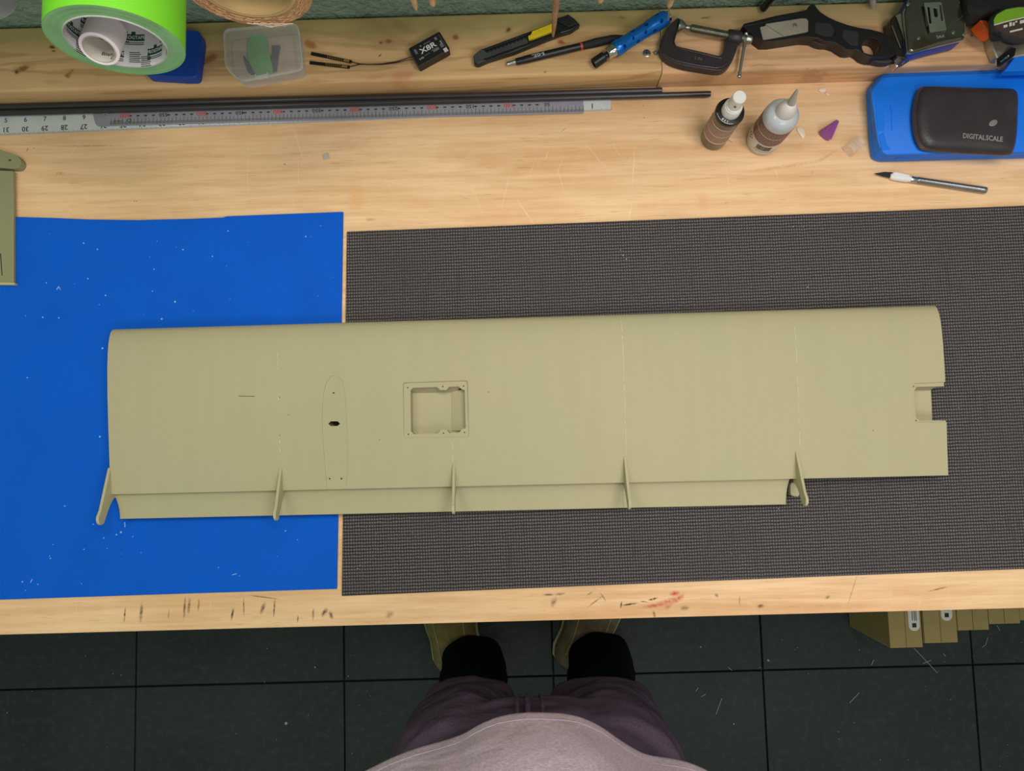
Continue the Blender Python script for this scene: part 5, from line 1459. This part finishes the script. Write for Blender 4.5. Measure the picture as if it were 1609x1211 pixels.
# ------------------------------------------------------------------ cardboard boxes on the floor
cz_ = .20
xs = [(1398, 1451, 1018.5), (1452.5, 1506, 1011), (1504.5, 1555, 991), (1553.5, 1604, 981), (1602, 1655, 975)]
labs = ['cardboard box with white pill label, leftmost under the right bench end', 'cardboard box with white label, second from the left under the bench', 'plain cardboard box without label, third from the left under the bench', 'plain cardboard box with torn corner, fourth from the left', 'cardboard box cut by the right frame edge under the bench']
for i, (x0, x1, y) in enumerate(xs):
    p0, p1 = P(x0, y, cz_), P(x1, y - 1.3, cz_)
    cx_ = (p0.x + p1.x) / 2; w_ = p1.x - p0.x - .0016
    c_ = Vector((cx_, p0.y + .15, 0))
    r = root('cardboard_box', labs[i], 'cardboard box', (cx_, p0.y + .15, .0), 'cardboard boxes in a row under the bench')
    bm = nb(); box(bm, (cx_, p0.y + .15, .001 + (cz_ - .003) / 2), (w_, .30, cz_ - .003), .0 if i else .01); obj('carton', bm, M['card'], r, bevel=.002)
    bm = nb(); box(bm, (cx_ - w_ / 4, p0.y + .15, cz_ - .0009), (w_ / 2 - .0012, .298, .0018)); obj('flap', bm, M['card'], r)
    bm = nb(); box(bm, (cx_ + w_ / 4, p0.y + .15, cz_ - .0009), (w_ / 2 - .0012, .298, .0018)); obj('flap', bm, M['card'], r)
    if i < 2:
        lx, ly = ((1437, 991), (1488, 975))[i]
        q = P(lx, ly, cz_)
        bm = nb(); plate(bm, [(q.x + a, q.y + b) for a, b in rrect(-.012, 0, .012, .085, .0115, 6)], cz_ + .0001, cz_ + .0006); lb = obj('label', bm, M['label_paper'], r)
        bm = nb(); box(bm, (q.x + .0, q.y + .012, cz_ + .0007), (.009, .009, .0003)); obj('printed_mark', bm, M['ink'], lb)
        bm = nb()
        for k, (ln, dx) in enumerate([(.026, -.003), (.034, .0015), (.02, .005)]): box(bm, (q.x + dx, q.y + .022 + ln / 2, cz_ + .0007), (.0016, ln, .0003))
        obj('printed_lines', bm, M['ink'], lb)

# ------------------------------------------------------------------ debris
bm = nb()
def strand(x0, y0, x1, y1, r=.0007): rod(bm, P(x0, y0, .0009), P(x1, y1, .0009), r, 5)
for s_ in [(1436, 1018, 1455, 1038), (1455, 1038, 1473, 1057), (1450, 1042, 1463, 1037), (1552, 1001, 1549, 1012), (1549, 1012, 1543, 1017), (1335, 1104, 1350, 1088), (1369, 1045, 1373, 1036), (1125, 1122, 1134, 1097), (1093, 1086, 1097, 1080), (1102, 1094, 1109, 1090), (1144, 1048, 1150, 1053), (1482, 1026, 1486, 1031), (1566, 982, 1571, 990), (1205, 1036, 1210, 1039)]:
    strand(*s_)
for i in range(70):
    x = R.uniform(0, 1609); y = R.uniform(995, 1205)
    if 600 < x < 1110: continue
    p = P(x, y, .001); s_ = R.uniform(.0008, .0020); box(bm, p, (s_, s_, s_ * .6), R.uniform(0, 3))
for (x, y, s_) in [(449.5, 1136, .0075), (495, 1048, .004), (547, 1062, .003), (1101, 1016, .004), (1207, 1037, .005), (1153, 1137, .004)]:
    ball(bm, P(x, y, .0015), s_ / 2, (1, 1, .5), 8, 6)
obj('floor_debris', bm, M['dust'], None, 'pale specks and plastic strands scattered over the dark tiles', 'debris', kind='stuff', smooth=0, loc=P(800, 1100, 0))
bm = nb()
for i in range(60):
    x = R.uniform(5, 525); y = R.choice((R.uniform(350, 500), R.uniform(815, 930), R.uniform(350, 930)))
    if y > 505 and y < 815 and x > 145: continue
    p = P(x, y, BZ + .0035); s_ = R.uniform(.0005, .0016); box(bm, p, (s_, s_ * .8, s_ * .6), R.uniform(0, 3))
for q in [((89, 455), (92, 450)), ((92, 450), (95, 455)), ((196, 820), (196.5, 828)), ((365, 903), (372, 901)), ((48, 915), (51, 909))]:
    rod(bm, P(*q[0], BZ + .0036), P(*q[1], BZ + .0036), .0005, 5)
for (x, y) in [(254, 501), (161, 547), (190, 836), (275, 474), (157, 686)]: ball(bm, P(x, y, BZ + .0036), .0013, (1, 1, .5), 8, 6)
obj('sheet_specks', bm, mat('blue_white_dust', (150, 190, 235), .8), None, 'tiny pale specks scattered on the blue foam sheet', 'debris', kind='stuff', smooth=0, loc=P(260, 640, BZ))
bm = nb()
for (x, y, s_) in [(979, 401, 3), (984, 407, 2.4), (975, 393, 1.6), (1269, 451, 2.4), (640, 435, 1.2), (648, 836, 1.6), (682, 843, 1.6), (699, 843, 1.2), (1223, 799, 2.2), (1246, 356, 1.8), (1262, 357, 1.2), (591, 838, 1.2), (562, 893, 2), (566, 888, 1.4), (702, 1, .1), (1450, 470, 1), (1506, 640, 1.6), (1543, 690, 1.2), (1510, 420, 1.3), (640, 470, 1.4), (1330, 800, 1.2), (900, 860, 1.2), (1150, 870, 1.3), (1420, 850, 1.2)]:
    if y < 10: continue
    ball(bm, P(x, y, BZ + .0048), s_ * .0004, (1.3, .8, .5), 6, 5)
obj('mat_specks', bm, M['dust'], None, 'tiny pale specks scattered on the black waffle mat', 'debris', kind='stuff', smooth=0, loc=P(1000, 640, BZ))

# ------------------------------------------------------------------ the person
bx = (P(738, 1062, .5).x + P(942, 1062, .5).x) / 2
hx0 = P(845, 1125, 1.0).x
per = root('person', 'person standing at the bench in heather mauve shirt, purple-grey shorts and suede slippers', 'person', (bx, -.48, 0))
LX, RX = P(738, 1062, .5).x, P(942, 1062, .5).x
AL, AR = P(741, 1025, .15).x, P(948, 1025, .15).x
V = []; E = []; Rd = []
def vert(p, r): V.append(p); Rd.append(r); return len(V) - 1
pel = vert((hx0, -.46, .96), (.13, .10))
sp1 = vert((hx0, -.46, 1.12), (.13, .10)); sp2 = vert((hx0, -.47, 1.28), (.14, .10)); ch = vert((hx0, -.48, 1.42), (.12, .09)); nk = vert((hx0, -.475, 1.53), (.052, .052)); hd = vert((hx0, -.445, 1.62), (.076, .084)); ht = vert((hx0, -.445, 1.70), (.088, .100))
E += [(pel, sp1), (sp1, sp2), (sp2, ch), (ch, nk), (nk, hd), (hd, ht)]
for sgn, kx, ax_ in ((-1, LX, AL), (1, RX, AR)):
    h = vert((hx0 + sgn * .09, -.46, .88), (.085, .085)); k_ = vert((kx, -.485, .5), (.055, .055)); a_ = vert((ax_, -.512, .075), (.030, .030)); fq = P(705, 985, .03) if sgn < 0 else P(926, 985, .03); f_ = vert((fq.x, fq.y, .034), (.028, .014))
    E += [(pel, h), (h, k_), (k_, a_), (a_, f_)]
    s_ = vert((hx0 + sgn * .175, -.49, 1.40), (.045, .045)); e_ = vert((hx0 + sgn * .235, -.52, 1.14), (.04, .04)); w_ = vert((hx0 + sgn * .25, -.52, .90), (.026, .03)); pm = vert((hx0 + sgn * .25, -.515, .83), (.022, .038))
    E += [(ch, s_), (s_, e_), (e_, w_), (w_, pm)]
    for j, (dy, ln) in enumerate([(-.03, .065), (-.01, .080), (.01, .085), (.03, .075)]):
        f1 = vert((hx0 + sgn * .25, -.515 + dy, .80), (.009, .009)); f2 = vert((hx0 + sgn * .247, -.512 + dy, .80 - ln * .5), (.0085, .0085)); f3 = vert((hx0 + sgn * .238, -.510 + dy, .80 - ln), (.007, .007))
        E += [(pm, f1), (f1, f2), (f2, f3)]
    t1 = vert((hx0 + sgn * .24, -.475, .845), (.010, .010)); t2_ = vert((hx0 + sgn * .235, -.462, .80), (.009, .009)); E += [(pm, t1), (t1, t2_)]
me = bpy.data.meshes.new('body'); org = Vector((bx, -.48, 0))
me.from_pydata([Vector(v) - org for v in V], E, []); body = bpy.data.objects.new('body', me); C.objects.link(body); body.parent = per
me.materials.append(M['skin'])
sk = body.modifiers.new('s', 'SKIN'); sk.use_smooth_shade = True
for i, r in enumerate(Rd): me.skin_vertices[0].data[i].radius = r
me.skin_vertices[0].data[0].use_root = True
ss = body.modifiers.new('u', 'SUBSURF'); ss.levels = 2; ss.render_levels = 2
# face and hair
bm = nb(); ball(bm, (hx0, -.455, 1.660), .1, (.86, 1.0, .90), 28, 20)
bmesh.ops.bisect_plane(bm, geom=list(bm.verts) + list(bm.edges) + list(bm.faces), plane_co=(hx0, -.44, 1.665), plane_no=(0, .75, -1), clear_outer=True)
bmesh.ops.holes_fill(bm, edges=[e for e in bm.edges if e.is_boundary]); obj('hair', bm, M['hair'], per)
bm = nb(); ball(bm, (hx0, -.366, 1.632), .015, (.75, 1.1, 1.35)); obj('nose', bm, M['skin'], per)
for sgn in (-1, 1):
    bm = nb(); ball(bm, (hx0 + sgn * .030, -.3785, 1.655), .0125, (1.1, .8, .8)); ey = obj('eye', bm, M['white_plastic'], per)
    bm = nb(); ball(bm, (hx0 + sgn * .030, -.3705, 1.655), .0050, (1, .6, 1)); obj('iris', bm, M['hair'], ey)
    bm = nb(); ball(bm, (hx0 + sgn * .080, -.452, 1.640), .026, (.3, .7, 1.1)); obj('ear', bm, M['skin'], per)
bm = nb(); ball(bm, (hx0, -.378, 1.597), .020, (1.1, .45, .28)); obj('mouth', bm, mat('lips', (170, 100, 92), .5), per)

def ell(cx, cy, rx, ry, n=56, wob=None, p=2.0):
    out = []
    for i in range(n):
        a = 2 * PI * i / n
        ca, sa = math.cos(a), math.sin(a)
        k = 1 + (wob(a) if wob else 0)
        out.append((cx + rx * k * math.copysign(abs(ca) ** (2 / p), ca), cy + ry * k * math.copysign(abs(sa) ** (2 / p), sa)))
    return out
# shorts: hips and two legs fused by a voxel remesh
bm = nb()
loft(bm, [(ell(hx0, -.455, .165, .115), 1.04), (ell(hx0, -.455, .180, .125), .98), (ell(hx0, -.45, .192, .130), .90), (ell(hx0, -.45, .196, .125), .83), (ell(hx0, -.45, .185, .10), .79)])
wl = lambda a: .022 * math.sin(5 * a + .6) + .012 * math.sin(9 * a)
for cx2, sg, rxh in ((LX, -1, .079), (RX, 1, .090)):
    yc = P(738 if sg < 0 else 942, 1058, .5).y
    loft(bm, [(ell(hx0 + sg * .098, -.45, .098, .118), .90), (ell(hx0 + sg * .100, -.452, .102, .118, wob=wl), .80), (ell((hx0 + sg * .10) * .55 + cx2 * .45, -.47, .097, .108, wob=wl, p=2.3), .66), (ell(cx2, yc - .098, rxh + .005, .092, wob=lambda a: .4 * wl(a), p=3.6), .56), (ell(cx2, yc - .098, rxh + .006, .092, wob=lambda a: .4 * wl(a), p=4.2), .492)])
so = obj('shorts', bm, M['shorts'], per, smooth=0)
md = so.modifiers.new('r', 'REMESH'); md.mode = 'VOXEL'; md.voxel_size = .006; md.use_smooth_shade = True
md = so.modifiers.new('sm', 'SMOOTH'); md.factor = .7; md.iterations = 8
tx = bpy.data.textures.new('folds', 'CLOUDS'); tx.noise_scale = .07; tx.noise_depth = 2
md = so.modifiers.new('d', 'DISPLACE'); md.texture = tx; md.strength = .013; md.mid_level = .5; md.texture_coords = 'LOCAL'
# fly placket and hems
fx0, fx1 = P(822, 1090, .92), P(856, 1090, .92)
bm = nb()
yfr = -.318
for k, (xo, r) in enumerate([(-.016, .0022), (.013, .0022), (-.004, .0035)]):
    tube(bm, [(hx0 - .006 + xo, yfr - .004, .965), (hx0 - .006 + xo * 1.05, yfr + .002, .92), (hx0 - .006 + xo * 1.1, yfr + .002, .87), (hx0 - .006 + xo * 1.0, yfr - .012, .82)], r, 6)
obj('fly_seam', bm, M['shorts'], so)
# black knitted lower legs
for sg, ax_, kx in ((-1, AL, LX), (1, AR, RX)):
    bm = nb(); lay = []
    for i in range(12):
        t = i / 11; z = .50 - .42 * t
        wobk = (lambda ph: lambda a: .03 * math.sin(4 * a + ph) + .02 * math.sin(7 * a - ph))(i * 1.7)
        b = 1 + .10 * math.sin(i * 2.1) * t
        cx2 = kx * (1 - t) + ax_ * t
        lay.append((ell(cx2, -.488 - .006 * t, (.070 + .0 * t) * b, (.066 + .004 * t) * b, 40, wobk), z))
    loft(bm, lay); obj('black_legging', bm, M['socks'], per, smooth=60)
# slippers
def slipper(hx_, hy, tx_, ty, wv, m):
    A = Vector((hx_, hy, 0)); B = Vector((tx_, ty, 0)); d = (B - A); L = d.length; d.normalize(); n = Vector((d.y, -d.x, 0))
    sec = [(0, .55, .055), (.04, .8, .07), (.15, .92, .078), (.35, .88, .082), (.5, .95, .078), (.7, 1.0, .062), (.85, .92, .05), (.95, .65, .04), (1.0, .3, .03)]
    bm = nb(); rings = []
    for s_, w_, h_ in sec:
        ring = []
        for k in range(17):
            a = PI * k / 16
            ring.append(bm.verts.new(A + d * (s_ * L) + n * (wv * w_ * math.cos(a)) + Vector((0, 0, .012 + (h_ - .012) * math.sin(a) ** .7))))
        rings.append(ring)
    for a, b in zip(rings, rings[1:]):
        for k in range(16): bm.faces.new((a[k], a[k + 1], b[k + 1], b[k]))
        bm.faces.new((a[16], a[0], b[0], b[16]))
    bm.faces.new(rings[0]); bm.faces.new(list(reversed(rings[-1]))); bmesh.ops.recalc_face_normals(bm, faces=bm.faces)
    sh = obj('slipper', bm, m, per, smooth=60)
    bm = nb(); o1 = [A + d * (s_ * L) + n * (wv * w_ * 1.05 + .002) for s_, w_, h_ in sec] + [A + d * (s_ * L) - n * (wv * w_ * 1.05 + .002) for s_, w_, h_ in reversed(sec)]
    plate(bm, o1, .0008, .014); obj('sole', bm, M['sole'], sh, bevel=.002)
    bm = nb()
    for sgn in (-1, 1): tube(bm, [A + d * (s_ * L) + n * sgn * wv * w_ * math.cos(.95) + Vector((0, 0, .013 + (h_ - .012) * math.sin(.95) ** .7)) for s_, w_, h_ in sec[2:-1]], .0016, 5)
    obj('seam', bm, M['sole'], sh)
q0, q1 = P(722, 1052, .04), P(704, 972, .05)
d_ = (q1 - q0).normalized(); slipper(q0.x, q0.y, (q1 + d_ * .085).x, (q1 + d_ * .085).y, .062, M['suede'])
q0, q1 = P(900, 1052, .04), P(932, 975, .05)
d_ = (q1 - q0).normalized(); slipper(q0.x, q0.y, (q1 + d_ * .085).x, (q1 + d_ * .085).y, .062, mat('brown_suede', (112, 96, 70), .9, var=.25, vs=50))
# shirt
fy1 = P(850, 1121, 1.0).y
ryb = .150
cyb = fy1 - ryb
def shirt_layers():
    L = []
    for z, rx_, ry_, dy in [(.985, .232, .150, 0), (.992, .2335, .1515, 0), (1.02, .233, .151, .000), (1.08, .228, .150, .002), (1.16, .218, .146, .0), (1.26, .212, .135, -.012), (1.36, .222, .130, -.025), (1.43, .222, .118, -.028), (1.475, .185, .10, -.026), (1.505, .125, .085, -.02), (1.525, .085, .075, -.016)]:
        L.append((z, rx_, ry_, dy))
    return L
bm = nb()
def hemz(a):
    return .003 * math.sin(3 * a)
_hp = [(480, 1330), (505, 1270), (540, 1228), (584.6, 1205), (620, 1188), (659, 1174), (700, 1164), (733, 1153), (751, 1140), (785, 1127), (820, 1121.5), (855, 1121), (900, 1124), (937, 1138), (974, 1164), (1011, 1185), (1040, 1190), (1067, 1192), (1104, 1205), (1140, 1228), (1175, 1270), (1200, 1330)]
_hw = [P(x, y, .99) for x, y in _hp]
def hem_r(a):
    """radius factor of the hem outline in direction a, relative to the plain ellipse"""
    best = None
    for p, q in zip(_hw, _hw[1:]):
        a0 = math.atan2((p.y - cyb) / .150, (p.x - hx0) / .232); a1 = math.atan2((q.y - cyb) / .150, (q.x - hx0) / .232)
        if min(a0, a1) <= a <= max(a0, a1) and abs(a0 - a1) < 1:
            t = (a - a0) / (a1 - a0 + 1e-9); m = p.lerp(q, t)
            return math.hypot((m.x - hx0) / .232, (m.y - cyb) / .150)
    return None
_hr = {}
def wsh(a):
    k = round(a, 4)
    if k not in _hr:
        aa = a if a <= PI else a - 2 * PI
        v = hem_r(aa)
        _hr[k] = (v - 1) if v is not None else (.004 * math.sin(7 * a))
    return _hr[k]
rings = []
N = 96
for z, rx_, ry_, dy in shirt_layers():
    ring = []
    for i in range(N):
        a = 2 * PI * i / N
        w_ = 1 + wsh(a) * max(0, min(1, (1.22 - z) / .2))
        zz_ = z + hemz(a) * max(0, (1.1 - z) / .11)
        ring.append(bm.verts.new((hx0 + rx_ * w_ * math.cos(a), cyb + dy + ry_ * w_ * math.sin(a), zz_)))
    rings.append(ring)
for a, b in zip(rings, rings[1:]):
    for i in range(N): bm.faces.new((a[i], a[(i + 1) % N], b[(i + 1) % N], b[i]))
inn = [bm.verts.new((hx0 + (v.co.x - hx0) * .95, cyb + (v.co.y - cyb) * .95, v.co.z + .004)) for v in rings[0]]
for i in range(N): bm.faces.new((inn[i], inn[(i + 1) % N], rings[0][(i + 1) % N], rings[0][i]))
bmesh.ops.recalc_face_normals(bm, faces=bm.faces)
sh_ = obj('shirt', bm, M['shirt'], per, smooth=80)
md = sh_.modifiers.new('u', 'SUBSURF'); md.levels = 1; md.render_levels = 1
bm = nb()
pts = []
for i in range(N + 1):
    a = 2 * PI * i / N; z = 1.012; w_ = 1 + wsh(a)
    pts.append((hx0 + (.2333 * w_ + .0003) * math.cos(a), cyb + (.1512 * w_ + .0003) * math.sin(a), z + hemz(a) * .75))
tube(bm, pts, .0008, 5); obj('hem_stitch', bm, M['hem'], sh_)
for sg in (-1, 1):
    bm = nb(); m_, L_ = frame((hx0 + sg * .135, -.49, 1.44), (hx0 + sg * .235, -.51, 1.19)); lathe(bm, [(.03, -.012), (.062, .0), (.076, .025), (.080, .08), (.074, L_ - .01), (.068, L_), (.066, L_ - .004)], m_, 32); obj('sleeve', bm, M['shirt'], sh_, smooth=60)
